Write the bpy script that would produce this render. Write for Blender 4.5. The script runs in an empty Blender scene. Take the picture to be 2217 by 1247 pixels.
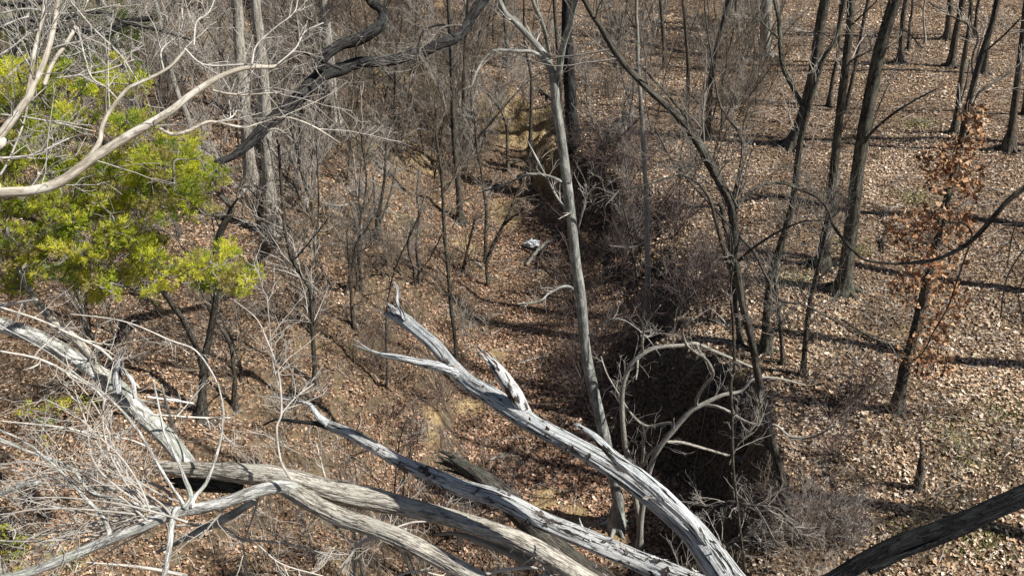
import bpy, math, random
import numpy as np
from mathutils import Vector

# ------------------------------------------------------------------ camera, light, exposure
SC = bpy.context.scene
COL = SC.collection
W, H, F = 2217.0, 1247.0, 1950.0
CAM_Z = 11.0
PITCH = math.radians(32)
cam = bpy.data.objects.new('camera', bpy.data.cameras.new('camera'))
COL.objects.link(cam)
cam.location = (0, 0, CAM_Z)
cam.rotation_euler = (math.pi / 2 - PITCH, 0, 0)
cam.data.sensor_width = 36
cam.data.lens = 36 * F / W
cam.data.clip_end = 2000
SC.camera = cam

SUN_EL = math.radians(49)
SUN_AZ = math.radians(106)           # compass style: 0 = +Y, 90 = +X (sun to the right, a little behind)
world = bpy.data.worlds.new('World'); SC.world = world
world.use_nodes = True
wn = world.node_tree
sky = wn.nodes.new('ShaderNodeTexSky')
sky.sky_type = 'NISHITA'; sky.sun_disc = False
sky.sun_elevation = SUN_EL; sky.sun_rotation = SUN_AZ
bg = wn.nodes['Background']; bg.inputs[1].default_value = 0.05
wn.links.new(sky.outputs[0], bg.inputs[0])
sun = bpy.data.objects.new('sun', bpy.data.lights.new('sun', 'SUN'))
COL.objects.link(sun)
sun.data.energy = 5.0; sun.data.angle = math.radians(0.5); sun.data.color = (1.0, 0.965, 0.905)
sd = Vector((math.sin(SUN_AZ) * math.cos(SUN_EL), math.cos(SUN_AZ) * math.cos(SUN_EL), math.sin(SUN_EL)))
sun.rotation_euler = sd.to_track_quat('Z', 'Y').to_euler()
SC.view_settings.view_transform = 'Standard'
SC.view_settings.look = 'None'
SC.view_settings.exposure = 0.62
SC.view_settings.gamma = 1
SC.render.engine = 'CYCLES'
SC.cycles.max_bounces = 5
SC.cycles.diffuse_bounces = 3

rng = np.random.default_rng(7)
random.seed(7)

# ------------------------------------------------------------------ picture to world
CT, ST = math.cos(PITCH), math.sin(PITCH)
def ray(px, py):
    u = (px - W / 2) / F; v = -(py - H / 2) / F
    return np.array([u, CT + v * ST, -ST + v * CT])
CAM = np.array([0, 0, CAM_Z])
def at_depth(px, py, d): return CAM + ray(px, py) * d
def at_y(px, py, y):
    r = ray(px, py); return CAM + r * (y / r[1])
def depth_of(p): return p[1] * CT - (p[2] - CAM_Z) * ST

# ------------------------------------------------------------------ value noise
def _hash(ix, iy, s):
    n = (ix * 374761393 + iy * 668265263 + s * 974634777) & 0xffffffff
    n = ((n ^ (n >> 13)) * 1274126177) & 0xffffffff
    return ((n ^ (n >> 16)) & 0xffff) / 65535.0
def vnoise(x, y, s=0):
    x = np.asarray(x, float); y = np.asarray(y, float)
    ix = np.floor(x).astype(np.int64); iy = np.floor(y).astype(np.int64)
    fx = x - ix; fy = y - iy
    fx = fx * fx * (3 - 2 * fx); fy = fy * fy * (3 - 2 * fy)
    a = _hash(ix, iy, s); b = _hash(ix + 1, iy, s); c = _hash(ix, iy + 1, s); d = _hash(ix + 1, iy + 1, s)
    return (a + (b - a) * fx) + ((c + (d - c) * fx) - (a + (b - a) * fx)) * fy
def fbm(x, y, s=0, o=4):
    t = 0; a = .5; f = 1
    for k in range(o):
        t = t + a * (vnoise(x * f, y * f, s + k) - .5) * 2; a *= .5; f *= 2.03
    return t

# ------------------------------------------------------------------ terrain
# gully centre line: x, y, bed z, foot half width (right), rim distance right, foot left, rim left
GN = np.array([
    (0.3, -8, -3.7, 1.4, 3.4, 1.4, 8.0),
    (0.3, 7, -3.7, 1.5, 3.4, 1.4, 8.0),
    (0.4, 9.8, -3.1, 1.2, 3.9, 1.5, 8.0),
    (0.5, 11.9, -3.5, 3.0, 4.3, 1.6, 7.6),
    (0.6, 13.6, -3.45, 3.3, 4.4, 1.6, 7.2),
    (0.6, 14.6, -3.4, 2.6, 3.9, 1.6, 7.0),
    (0.5, 15.6, -3.0, 1.2, 3.6, 1.5, 7.0),
    (0.4, 18.5, -2.75, 1.5, 5.2, 1.1, 6.5),
    (0.1, 22.0, -2.6, 1.3, 5.0, 1.0, 6.0),
    (0.0, 24.2, -2.7, 1.5, 2.7, 1.0, 5.0),
    (-0.3, 26.2, -2.4, 1.3, 2.3, 1.0, 4.5),
    (-0.8, 27.8, -1.7, .9, 3.0, 1.0, 4.0),
    (-2.2, 29.3, -1.2, .8, 3.4, 1.0, 4.0),
    (-6.0, 31.2, -.7, .8, 3.6, 1.0, 4.0),
    (-18, 36, -.6, 1, 4, 1, 5),
    (-60, 46, -.4, 1, 5, 1, 6)])
def sstep(t):
    t = np.clip(t, 0, 1); return t * t * (3 - 2 * t)
def ground_z(x, y):
    x = np.asarray(x, float); y = np.asarray(y, float)
    wx = x + .45 * fbm(x * .45, y * .45, 11, 3) + .34 * fbm(x * 1.9, y * 1.9, 14, 4)
    wy = y + .45 * fbm(x * .45, y * .45, 21, 3) + .34 * fbm(x * 1.9, y * 1.9, 24, 4)
    best = np.full(x.shape, 1e9); par = np.zeros(x.shape + (5,)); side = np.zeros(x.shape)
    for i in range(len(GN) - 1):
        a = GN[i]; b = GN[i + 1]
        dx, dy = b[0] - a[0], b[1] - a[1]; L2 = dx * dx + dy * dy
        t = np.clip(((wx - a[0]) * dx + (wy - a[1]) * dy) / L2, 0, 1)
        qx = wx - (a[0] + t * dx); qy = wy - (a[1] + t * dy)
        d = np.hypot(qx, qy); m = d < best
        best = np.where(m, d, best)
        side = np.where(m, np.sign(dx * qy - dy * qx), side)
        pv = a[2:] + t[..., None] * (b[2:] - a[2:])
        par = np.where(m[..., None], pv, par)
    right = side < 0
    tr = (best - par[..., 1]) / np.maximum(par[..., 2] - par[..., 1], .1)
    fr = sstep(tr)
    # left: a small cut bank, then a long leafy slope
    cut = sstep((best - par[..., 3]) / .7) * (.06 + .16 * np.clip(.5 + 1.4 * fbm(x * .3, y * .3, 91, 2), 0, 1))
    sl = np.clip((best - par[..., 3] - .2) / np.maximum(par[..., 4] - par[..., 3], .1), 0, 1)
    fl = cut + .76 * (sl * .6 + .4 * sstep(sl))
    f = np.where(right, fr, fl)
    base = .35 * fbm(x * .12, y * .12, 3, 3) + .05 * fbm(x * 1.1, y * 1.1, 5, 3)
    base = base + np.where(x < 0, -x * .10, 0) + np.clip(y - 34, 0, 400) * .035 + np.clip(x - 6, 0, 60) * .03
    base = base + np.clip(y - 90, 0, 400) * .05
    bed = par[..., 0] * .84 + .07 * fbm(x * .9, y * .9, 31, 3)
    z = bed + (base - bed) * f
    steep = np.clip(1 - abs(f - .5) * 2, 0, 1)
    z = z + .42 * steep * fbm(x * 2.3, y * 2.3, 41, 4)
    return z
def gz(x, y): return float(ground_z(np.array([x]), np.array([y]))[0])
_tt = np.linspace(6, 120, 2600)
def on_ground(px, py):
    r = ray(px, py); P = CAM[None] + r[None] * _tt[:, None]
    z = ground_z(P[:, 0], P[:, 1]); k = int(np.argmax(P[:, 2] < z))
    return P[k] if P[k, 2] < z[k] else P[-1]

# ------------------------------------------------------------------ materials
def new_mat(name, rough=.85):
    m = bpy.data.materials.new(name); m.use_nodes = True
    nt = m.node_tree; b = nt.nodes['Principled BSDF']
    b.inputs['Roughness'].default_value = rough
    b.inputs['Specular IOR Level'].default_value = .2
    return m, nt, b
def nd(nt, t, **kw):
    n = nt.nodes.new(t)
    for k, v in kw.items():
        if k in n.inputs and not hasattr(n, k): n.inputs[k].default_value = v
        else: setattr(n, k, v)
    return n
def ramp(nt, src, stops, interp='LINEAR'):
    r = nt.nodes.new('ShaderNodeValToRGB'); r.color_ramp.interpolation = interp
    e = r.color_ramp.elements
    while len(e) < len(stops): e.new(.5)
    for k, (p, c) in enumerate(stops):
        e[k].position = p; e[k].color = (*c, 1) if len(c) == 3 else c
    nt.links.new(src, r.inputs[0]); return r.outputs[0]
def mixc(nt, f, a, b):
    m = nt.nodes.new('ShaderNodeMix'); m.data_type = 'RGBA'
    for sock, v in ((m.inputs[0], f), (m.inputs[6], a), (m.inputs[7], b)):
        if isinstance(v, (int, float)): sock.default_value = v
        elif isinstance(v, tuple): sock.default_value = (*v, 1)
        else: nt.links.new(v, sock)
    return m.outputs[2]
def math_(nt, op, a, b=0.0):
    m = nt.nodes.new('ShaderNodeMath'); m.operation = op
    for k, v in enumerate((a, b)):
        if isinstance(v, (int, float)): m.inputs[k].default_value = v
        else: nt.links.new(v, m.inputs[k])
    return m.outputs[0]
def noise(nt, vec, scale, detail=4, rough=.6, mp=None):
    if mp:
        mm = nt.nodes.new('ShaderNodeMapping'); mm.inputs['Scale'].default_value = mp
        nt.links.new(vec, mm.inputs[0]); vec = mm.outputs[0]
    n = nt.nodes.new('ShaderNodeTexNoise'); n.inputs['Scale'].default_value = scale
    n.inputs['Detail'].default_value = detail; n.inputs['Roughness'].default_value = rough
    nt.links.new(vec, n.inputs['Vector']); return n.outputs[0]
def bump(nt, b, h, s, d=.02):
    n = nt.nodes.new('ShaderNodeBump'); n.inputs['Strength'].default_value = s; n.inputs['Distance'].default_value = d
    nt.links.new(h, n.inputs['Height']); nt.links.new(n.outputs[0], b.inputs['Normal'])
def bk(nt):
    a = nt.nodes.new('ShaderNodeAttribute'); a.attribute_name = 'bk'; return a.outputs['Vector']

def bark(name, dark, mid, light, lichen=None, fis=1.0, amp=1.0):
    """ridged bark running along the stem"""
    m, nt, b = new_mat(name, .9)
    v = bk(nt)
    n1 = noise(nt, v, 50 * fis, 7, .74, (1, 1, .26))
    n2 = noise(nt, v, 5, 4, .6, (1, 1, .4))
    c = ramp(nt, n1, [(.43, dark), (.5, mid), (.57, light)])
    c2 = mixc(nt, .35, c, ramp(nt, n2, [(.35, dark), (.6, light)]))
    fi = noise(nt, v, 17 * fis, 4, .6, (1, 1, .2))
    fl = ramp(nt, math_(nt, 'ABSOLUTE', math_(nt, 'SUBTRACT', fi, .5)), [(.012, (min(.85, amp * .85),) * 3), (.045, (0, 0, 0))])
    c2 = mixc(nt, fl, c2, tuple(q * .7 for q in dark))
    if lichen:
        n3 = noise(nt, v, 3.1, 5, .7)
        c2 = mixc(nt, ramp(nt, n3, [(.5, (0, 0, 0)), (.6, (.8, .8, .8))]), c2, lichen)
    nt.links.new(c2, b.inputs['Base Color'])
    bump(nt, b, math_(nt, 'SUBTRACT', n1, math_(nt, 'MULTIPLY', fl, .8)), amp, .045)
    return m
M = {}
M['grey'] = bark('bark_grey', (.025, .022, .018), (.115, .10, .083), (.24, .215, .18), (.19, .19, .15))
M['pale'] = bark('bark_pale', (.14, .13, .11), (.34, .315, .27), (.52, .485, .42), None, 1.0, .5)
M['brown'] = bark('bark_brown', (.035, .03, .024), (.135, .115, .09), (.27, .235, .185))
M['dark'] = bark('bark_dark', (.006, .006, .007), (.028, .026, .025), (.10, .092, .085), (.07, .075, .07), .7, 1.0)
M['green'] = bark('bark_lichen', (.08, .083, .075), (.19, .195, .175), (.36, .36, .325), (.46, .46, .42), .5, .4)
M['olive'] = bark('bark_olive', (.026, .023, .017), (.12, .11, .083), (.25, .23, .18), (.21, .21, .155), 1)
M['ridged'] = bark('bark_ridged', (.03, .025, .02), (.42, .38, .315), (.76, .70, .60), (.52, .50, .42), .75, .62)
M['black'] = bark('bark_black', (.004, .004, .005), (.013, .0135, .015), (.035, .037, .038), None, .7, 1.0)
M['birch'] = bark('bark_whitish', (.13, .125, .11), (.50, .49, .45), (.78, .77, .73), (.38, .40, .34), .6, .7)
M['tan'] = bark('bark_tan', (.22, .19, .15), (.46, .405, .32), (.60, .54, .44), (.66, .62, .54), .5, .22)

def weathered(name, warm=0.0):
    """bleached barkless wood: pale streaks, blue grey, charred patches and cracks along the grain"""
    m, nt, b = new_mat(name, .8)
    v = bk(nt)
    g = noise(nt, v, 110, 6, .7, (1, 1, .09))
    big = noise(nt, v, 7, 6, .68, (1, 1, .35))
    mid = noise(nt, v, 16, 5, .7, (1, 1, .35))
    crk = noise(nt, v, 13, 4, .55, (1, 1, .07))
    pale = mixc(nt, big, (.66, .71, .735), (.76, .74 - .03 * warm, .69 - .05 * warm))
    c = mixc(nt, ramp(nt, g, [(.32, (.7, .7, .7)), (.55, (0, 0, 0))]), pale, (.20, .205, .21))
    blue = ramp(nt, big, [(.52, (0, 0, 0)), (.63, (.72 - .5 * warm,) * 3)])
    c = mixc(nt, blue, c, (.20, .245, .27))
    patch = math_(nt, 'ADD', big, math_(nt, 'MULTIPLY', math_(nt, 'SUBTRACT', mid, .5), .8))
    ch = ramp(nt, patch, [(.36 + .03 * warm, (1, 1, 1)), (.41 + .03 * warm, (0, 0, 0))])
    c = mixc(nt, ch, c, (.055, .045, .038))
    ck = ramp(nt, math_(nt, 'ABSOLUTE', math_(nt, 'SUBTRACT', crk, .5)), [(.008, (1, 1, 1)), (.021, (0, 0, 0))])
    c = mixc(nt, ck, c, (.02, .018, .016))
    nt.links.new(c, b.inputs['Base Color'])
    hh = math_(nt, 'SUBTRACT', math_(nt, 'ADD', g, mid), math_(nt, 'MULTIPLY', ck, 1.2))
    bump(nt, b, hh, .8, .03)
    return m
M['dead'] = weathered('weathered_wood', 0)
M['dead_warm'] = weathered('weathered_wood_warm', 1)

def plain(name, c1, c2, scale=9, rough=.9):
    m, nt, b = new_mat(name, rough)
    v = bk(nt)
    oi = nt.nodes.new('ShaderNodeObjectInfo')
    n = noise(nt, v, scale, 3)
    f = math_(nt, 'ADD', n, math_(nt, 'MULTIPLY', math_(nt, 'SUBTRACT', oi.outputs['Random'], .5), .5))
    nt.links.new(ramp(nt, f, [(.3, c1), (.7, c2)]), b.inputs['Base Color'])
    return m
M['twig_grey'] = plain('twigs_grey', (.16, .145, .125), (.46, .42, .37))
M['twig_pale'] = plain('twigs_pale', (.30, .28, .25), (.58, .54, .48))
M['twig_purple'] = plain('twigs_purple', (.05, .038, .034), (.20, .155, .14))
M['twig_brown'] = plain('twigs_brown', (.09, .07, .05), (.25, .20, .15))
M['stick'] = plain('bleached_stick', (.50, .49, .48), (.72, .71, .69))

def attr_mat(name, rough=.8, trans=0.0):
    m, nt, b = new_mat(name, rough)
    a = nt.nodes.new('ShaderNodeAttribute'); a.attribute_name = 'col'
    nt.links.new(a.outputs['Color'], b.inputs['Base Color'])
    if trans:
        t = nt.nodes.new('ShaderNodeBsdfTranslucent'); nt.links.new(a.outputs['Color'], t.inputs[0])
        x = nt.nodes.new('ShaderNodeMixShader'); x.inputs[0].default_value = trans
        nt.links.new(b.outputs[0], x.inputs[1]); nt.links.new(t.outputs[0], x.inputs[2])
        nt.links.new(x.outputs[0], nt.nodes['Material Output'].inputs[0])
    return m
M['leaf'] = attr_mat('dry_leaves', .7)
M['cedar'] = attr_mat('cedar_foliage', .6, .45)

def ground_mat():
    m, nt, b = new_mat('leafy_ground', .95)
    geo = nt.nodes.new('ShaderNodeNewGeometry')
    P = geo.outputs['Position']
    sx = nt.nodes.new('ShaderNodeSeparateXYZ'); nt.links.new(P, sx.inputs[0])
    sn = nt.nodes.new('ShaderNodeSeparateXYZ'); nt.links.new(geo.outputs['True Normal'], sn.inputs[0])
    vo = nt.nodes.new('ShaderNodeTexVoronoi'); vo.inputs['Scale'].default_value = 17
    vo.inputs['Randomness'].default_value = 1
    w = nt.nodes.new('ShaderNodeVectorMath'); w.operation = 'ADD'
    nz = nt.nodes.new('ShaderNodeTexNoise'); nz.inputs['Scale'].default_value = 6; nt.links.new(P, nz.inputs['Vector'])
    sc = nt.nodes.new('ShaderNodeVectorMath'); sc.operation = 'SCALE'; sc.inputs['Scale'].default_value = .15
    nt.links.new(nz.outputs['Color'], sc.inputs[0]); nt.links.new(P, w.inputs[0]); nt.links.new(sc.outputs[0], w.inputs[1])
    nt.links.new(w.outputs[0], vo.inputs['Vector'])
    cs = nt.nodes.new('ShaderNodeSeparateColor'); nt.links.new(vo.outputs['Color'], cs.inputs[0])
    pal = ramp(nt, cs.outputs[0], [(0, (.05, .032, .02)), (.3, (.12, .075, .045)), (.55, (.22, .14, .085)), (.8, (.32, .22, .14)), (1, (.42, .31, .21))])
    litter = mixc(nt, ramp(nt, vo.outputs['Distance'], [(.35, (0, 0, 0)), (.75, (.8, .8, .8))]), pal, (.03, .022, .016))
    # bare soil
    s1 = noise(nt, P, 2.2, 6, .65); s2 = noise(nt, P, 14, 5, .7)
    clay = mixc(nt, ramp(nt, s1, [(.35, (0, 0, 0)), (.65, (1, 1, 1))]), (.20, .14, .07), (.50, .37, .19))
    clay = mixc(nt, ramp(nt, s2, [(.5, (0, 0, 0)), (.62, (.8, .8, .8))]), clay, (.12, .08, .05))
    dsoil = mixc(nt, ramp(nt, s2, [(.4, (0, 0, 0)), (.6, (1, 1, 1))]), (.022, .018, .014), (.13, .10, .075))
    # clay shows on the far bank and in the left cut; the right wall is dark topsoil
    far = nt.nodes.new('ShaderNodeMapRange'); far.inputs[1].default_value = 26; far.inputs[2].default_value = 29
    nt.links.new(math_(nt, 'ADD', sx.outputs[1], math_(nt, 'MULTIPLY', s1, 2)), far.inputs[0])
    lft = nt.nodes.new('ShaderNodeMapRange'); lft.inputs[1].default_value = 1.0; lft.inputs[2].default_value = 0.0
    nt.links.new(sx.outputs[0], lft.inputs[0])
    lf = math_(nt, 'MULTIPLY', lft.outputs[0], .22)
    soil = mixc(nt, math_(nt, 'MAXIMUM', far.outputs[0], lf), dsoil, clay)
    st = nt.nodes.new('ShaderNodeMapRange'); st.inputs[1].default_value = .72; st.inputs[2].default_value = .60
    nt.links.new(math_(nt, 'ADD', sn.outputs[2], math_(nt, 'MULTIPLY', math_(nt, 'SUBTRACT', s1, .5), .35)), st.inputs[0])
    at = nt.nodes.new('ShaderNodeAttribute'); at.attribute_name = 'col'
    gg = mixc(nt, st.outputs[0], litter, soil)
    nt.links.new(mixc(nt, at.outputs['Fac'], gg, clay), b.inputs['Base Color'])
    bump(nt, b, math_(nt, 'ADD', vo.outputs['Distance'], math_(nt, 'MULTIPLY', s2, .6)), .7, .05)
    return m
M['ground'] = ground_mat()

# ------------------------------------------------------------------ mesh building
def link_mesh(name, V, faces, mat, parent=None, attrs=None, smooth=True, origin=None):
    """faces: list of int arrays (n,k)"""
    me = bpy.data.meshes.new(name)
    V = np.asarray(V, np.float32)
    if origin is not None: V = V - np.asarray(origin, np.float32)
    me.vertices.add(len(V)); me.vertices.foreach_set('co', V.ravel())
    idx = np.concatenate([f.ravel() for f in faces]).astype(np.int32)
    tot = np.concatenate([np.full(len(f), f.shape[1], np.int32) for f in faces])
    start = np.concatenate([[0], np.cumsum(tot)[:-1]]).astype(np.int32)
    me.loops.add(len(idx)); me.loops.foreach_set('vertex_index', idx)
    me.polygons.add(len(tot)); me.polygons.foreach_set('loop_start', start)
    me.update(calc_edges=True)
    me.polygons.foreach_set('use_smooth', np.full(len(tot), smooth))
    for k, (a, kind) in (attrs or {}).items():
        if kind == 'v':
            at = me.attributes.new(k, 'FLOAT_VECTOR', 'POINT'); at.data.foreach_set('vector', np.asarray(a, np.float32).ravel())
        else:
            at = me.attributes.new(k, 'FLOAT_COLOR', 'POINT'); at.data.foreach_set('color', np.asarray(a, np.float32).ravel())
    me.materials.append(M[mat]); me.validate()
    o = bpy.data.objects.new(name, me); COL.objects.link(o)
    if parent: o.parent = parent
    return o

class Tubes:
    def __init__(s): s.V = []; s.F = []; s.B = []; s.n = 0
    def add(s, P, R, sides=5, rough=0.0, cap=True, jag=0.0, flat=0.0):
        P = np.asarray(P, float); R = np.asarray(R, float)
        if P.ndim == 2: P = P[None]; R = R[None]
        K, N, _ = P.shape
        if K == 0: return s
        T = np.gradient(P, axis=1); T /= np.linalg.norm(T, axis=2, keepdims=True) + 1e-9
        mean = P[:, -1] - P[:, 0]; mean /= np.linalg.norm(mean, axis=1, keepdims=True) + 1e-9
        ref = np.cross(mean, np.array([.31, .52, .79])); bad = np.linalg.norm(ref, axis=1) < .2
        ref[bad] = np.cross(mean[bad], np.array([1., 0, 0])); ref /= np.linalg.norm(ref, axis=1, keepdims=True) + 1e-9
        U = ref[:, None] - (ref[:, None] * T).sum(2, keepdims=True) * T
        U /= np.linalg.norm(U, axis=2, keepdims=True) + 1e-9
        Wv = np.cross(T, U)
        a = np.arange(sides) * 2 * math.pi / sides
        ln = np.concatenate([np.zeros((K, 1)), np.cumsum(np.linalg.norm(np.diff(P, axis=1), axis=2), 1)], 1)
        off = rng.uniform(0, 50, (K, 1, 1))
        rr = np.repeat(R[:, :, None], sides, 2)
        if rough:
            A = np.broadcast_to(a[None, None], rr.shape); Ln = ln[:, :, None] + off
            rm = R.mean()
            n = fbm(np.cos(A) * 1.7 + 9, Ln / (rm * 3.2) + np.sin(A) * 1.7, 51, 4)
            n2 = fbm(np.cos(A) * 5 + 9, Ln / (rm * 9) + np.sin(A) * 5, 61, 3)
            n3 = fbm(np.cos(A) * 8 + 30, Ln / (rm * 16) + np.sin(A) * 8, 66, 3) if sides >= 20 else 0
            gro = np.clip((np.abs(n3) < .035) * 1.0, 0, 1) * .10 if sides >= 20 else 0
            rr = rr * (1 + rough * n + rough * .8 * n2 + rough * .9 * n3 - gro)
        ring = P[:, :, None] + rr[..., None] * (np.cos(a)[None, None, :, None] * U[:, :, None] + np.sin(a)[None, None, :, None] * Wv[:, :, None])
        if jag:
            j = rng.uniform(-1, .6, (K, sides)) * jag
            ring[:, -1] += T[:, -1][:, None] * j[..., None]
            ring[:, -2] += T[:, -1][:, None] * (j * .4)[..., None]
        r0 = np.maximum(R[:, :1], R.mean())[:, :, None]
        B = np.stack([np.broadcast_to(np.cos(a)[None, None] * r0, rr.shape) + off, np.broadcast_to(np.sin(a)[None, None] * r0, rr.shape), np.broadcast_to(ln[:, :, None], rr.shape) + off], -1)
        base = s.n + (np.arange(K) * N * sides)[:, None, None]
        i = (np.arange(N - 1) * sides)[None, :, None]; j = np.arange(sides)[None, None]; j2 = (j + 1) % sides
        q = np.stack([base + i + j, base + i + j2, base + i + sides + j2, base + i + sides + j], -1).reshape(-1, 4)
        s.V.append(ring.reshape(-1, 3)); s.B.append(B.reshape(-1, 3)); s.F.append(q); s.n += K * N * sides
        if cap:
            for e in (0, N - 1):
                ctr = P[:, e] + (T[:, e] * (-jag * .9) if (jag and e) else 0)
                ci = s.n + np.arange(K)
                s.V.append(ctr); s.B.append(B[:, e, 0]); s.n += K
                rb = (base[:, 0, 0] + e * sides)[:, None]
                jj = np.arange(sides)[None]; kk = (jj + 1) % sides
                x, y = (rb + kk, rb + jj) if e == 0 else (rb + jj, rb + kk)
                s.F.append(np.stack([x, y, np.broadcast_to(ci[:, None], x.shape)], -1).reshape(-1, 3))
        return s
    def build(s, name, mat, parent=None, origin=None):
        if not s.V: return None
        q = [f for f in s.F if f.shape[1] == 4]; t = [f for f in s.F if f.shape[1] == 3]
        fs = ([np.concatenate(q)] if q else []) + ([np.concatenate(t)] if t else [])
        return link_mesh(name, np.concatenate(s.V), fs, mat, parent, {'bk': (np.concatenate(s.B), 'v')}, True, origin)

def resample(P, R, n):
    """Catmull-Rom through the points, n samples"""
    P = np.asarray(P, float); R = np.asarray(R, float)
    if len(P) < 3:
        t = np.linspace(0, 1, n)[:, None]; return P[0] + (P[-1] - P[0]) * t, np.linspace(R[0], R[-1], n)
    Q = np.vstack([2 * P[0] - P[1], P, 2 * P[-1] - P[-2]])
    d = np.concatenate([[0], np.cumsum(np.linalg.norm(np.diff(P, axis=0), axis=1))])
    s = np.linspace(0, d[-1], n); k = np.clip(np.searchsorted(d, s, 'right') - 1, 0, len(P) - 2)
    t = ((s - d[k]) / (d[k + 1] - d[k] + 1e-9))[:, None]
    a, b, c, e = Q[k], Q[k + 1], Q[k + 2], Q[k + 3]
    out = .5 * (2 * b + (c - a) * t + (2 * a - 5 * b + 4 * c - e) * t ** 2 + (3 * b - a - 3 * c + e) * t ** 3)
    return out, np.interp(s, d, R)

def spawn(P, R, n, lo, hi, length, rmax, ang=.8, up=.1, wig=.18, npts=6, shrink=.5, rmin=.0022, bias=None):
    """n children along each parent polyline; returns child polylines and radii"""
    K, N, _ = P.shape
    par = np.repeat(np.arange(K), n); C = len(par)
    t = rng.uniform(lo, hi, C) * (N - 1); k = np.clip(t.astype(int), 0, N - 2); f = (t - k)[:, None]
    p0 = P[par, k] * (1 - f) + P[par, k + 1] * f
    r0 = R[par, k] * (1 - f[:, 0]) + R[par, k + 1] * f[:, 0]
    T = P[par, k + 1] - P[par, k]; T /= np.linalg.norm(T, axis=1, keepdims=True) + 1e-9
    rd = rng.normal(size=(C, 3)); rd -= (rd * T).sum(1, keepdims=True) * T
    rd /= np.linalg.norm(rd, axis=1, keepdims=True) + 1e-9
    an = ang * rng.uniform(.6, 1.3, C)[:, None]
    d = np.cos(an) * T + np.sin(an) * rd + np.array([0, 0, up])
    if bias is not None: d = d + np.asarray(bias)
    d /= np.linalg.norm(d, axis=1, keepdims=True)
    L = length * rng.uniform(.4, 1.25, C) * (1 - shrink * t / (N - 1))
    out = np.zeros((C, npts, 3)); out[:, 0] = p0
    for i in range(1, npts):
        d = d + wig * rng.normal(size=(C, 3)) + np.array([0, 0, up * .12]); d /= np.linalg.norm(d, axis=1, keepdims=True)
        out[:, i] = out[:, i - 1] + d * (L / (npts - 1))[:, None]
    rs = np.minimum(r0 * .72, rmax) * rng.uniform(.7, 1.1, C)
    rs = np.maximum(rs, rmin * 1.2)
    Rr = rs[:, None] * np.linspace(1, .35, npts)[None]; Rr = np.maximum(Rr, rmin)
    return out, Rr

def twigs(tb, P, R, n1, len1, n2=5, n3=0, lo=.15, hi=1.0, r1=.02, ang=.85, up=.15, wig=.16, bias=None, rmin=.0028):
    A, AR = spawn(P, R, n1, lo, hi, len1, r1, ang, up, wig, 7, .45, rmin, bias)
    tb.add(A, AR, 4, cap=False)
    if n2:
        B, BR = spawn(A, AR, n2, .15, 1, len1 * .45, .008, .75, up, wig * 1.2, 5, .4, rmin * .85)
        tb.add(B, BR, 3, cap=False)
        if n3:
            Cc, CR = spawn(B, BR, n3, .2, 1, len1 * .2, .004, .8, up, wig * 1.3, 4, .4, rmin * .8)
            tb.add(Cc, CR, 3, cap=False)
    return A

def thing(name, label, cat, loc, group=None):
    o = bpy.data.objects.new(name, None); COL.objects.link(o); o.location = [float(v) for v in loc]
    o.empty_display_size = .2
    o['label'] = label; o['category'] = cat
    if group: o['group'] = group
    return o
def tag(o, label, cat, group=None):
    o['label'] = label; o['category'] = cat
    if group: o['group'] = group
    return o
def build_under(tb, name, mat, root):
    return tb.build(name, mat, root, np.array(root.location))

# leaves ------------------------------------------------------------
PALETTE = np.array([(.46, .36, .26), (.54, .445, .345), (.34, .245, .165), (.27, .165, .10), (.15, .095, .062), (.60, .515, .41), (.40, .275, .16)])
def leaf_arrays(pos, nrm, size, col, lobed=True, curl=.25):
    n = len(pos)
    if lobed:
        us = np.array([0, .22, .42, .62, .82, 1]); ws = np.array([.03, .22, .10, .34, .15, .02])
    else:
        us = np.array([0, .5, 1]); ws = np.array([.05, .36, .03])
    m = len(us)
    a = rng.normal(size=(n, 3)); a -= (a * nrm).sum(1, keepdims=True) * nrm; a /= np.linalg.norm(a, axis=1, keepdims=True)
    b = np.cross(nrm, a)
    cz = rng.uniform(-.2, 1, n) * curl * 2.0; bow = rng.uniform(-.5, 1, n) * curl
    S = size[:, None, None]
    mid = pos[:, None] + S * ((us - .5)[None, :, None] * a[:, None] + (bow[:, None] * (1 - 4 * us * (1 - us))[None])[..., None] * nrm[:, None])
    V = np.stack([mid + S * ws[None, :, None] * (sg * b[:, None] + cz[:, None, None] * nrm[:, None]) if sg else mid for sg in (-1, 0, 1)], 1)
    V = V.reshape(n, 3 * m, 3)
    q = []
    for i in range(m - 1):
        q.append((i, i + 1, m + i + 1, m + i)); q.append((m + i, m + i + 1, 2 * m + i + 1, 2 * m + i))
    q = np.array(q)[None] + (np.arange(n) * 3 * m)[:, None, None]
    C = np.repeat(np.concatenate([col, np.ones((n, 1))], 1)[:, None], 3 * m, 1)
    return V.reshape(-1, 3), q.reshape(-1, 4), C.reshape(-1, 4)
def pick_cols(n, w, var=.18):
    w = np.array(w, float); w /= w.sum()
    c = PALETTE[rng.choice(len(PALETTE), n, p=w)]
    return np.clip(c * (1 + var * rng.normal(size=(n, 1))), .01, .9)

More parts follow.
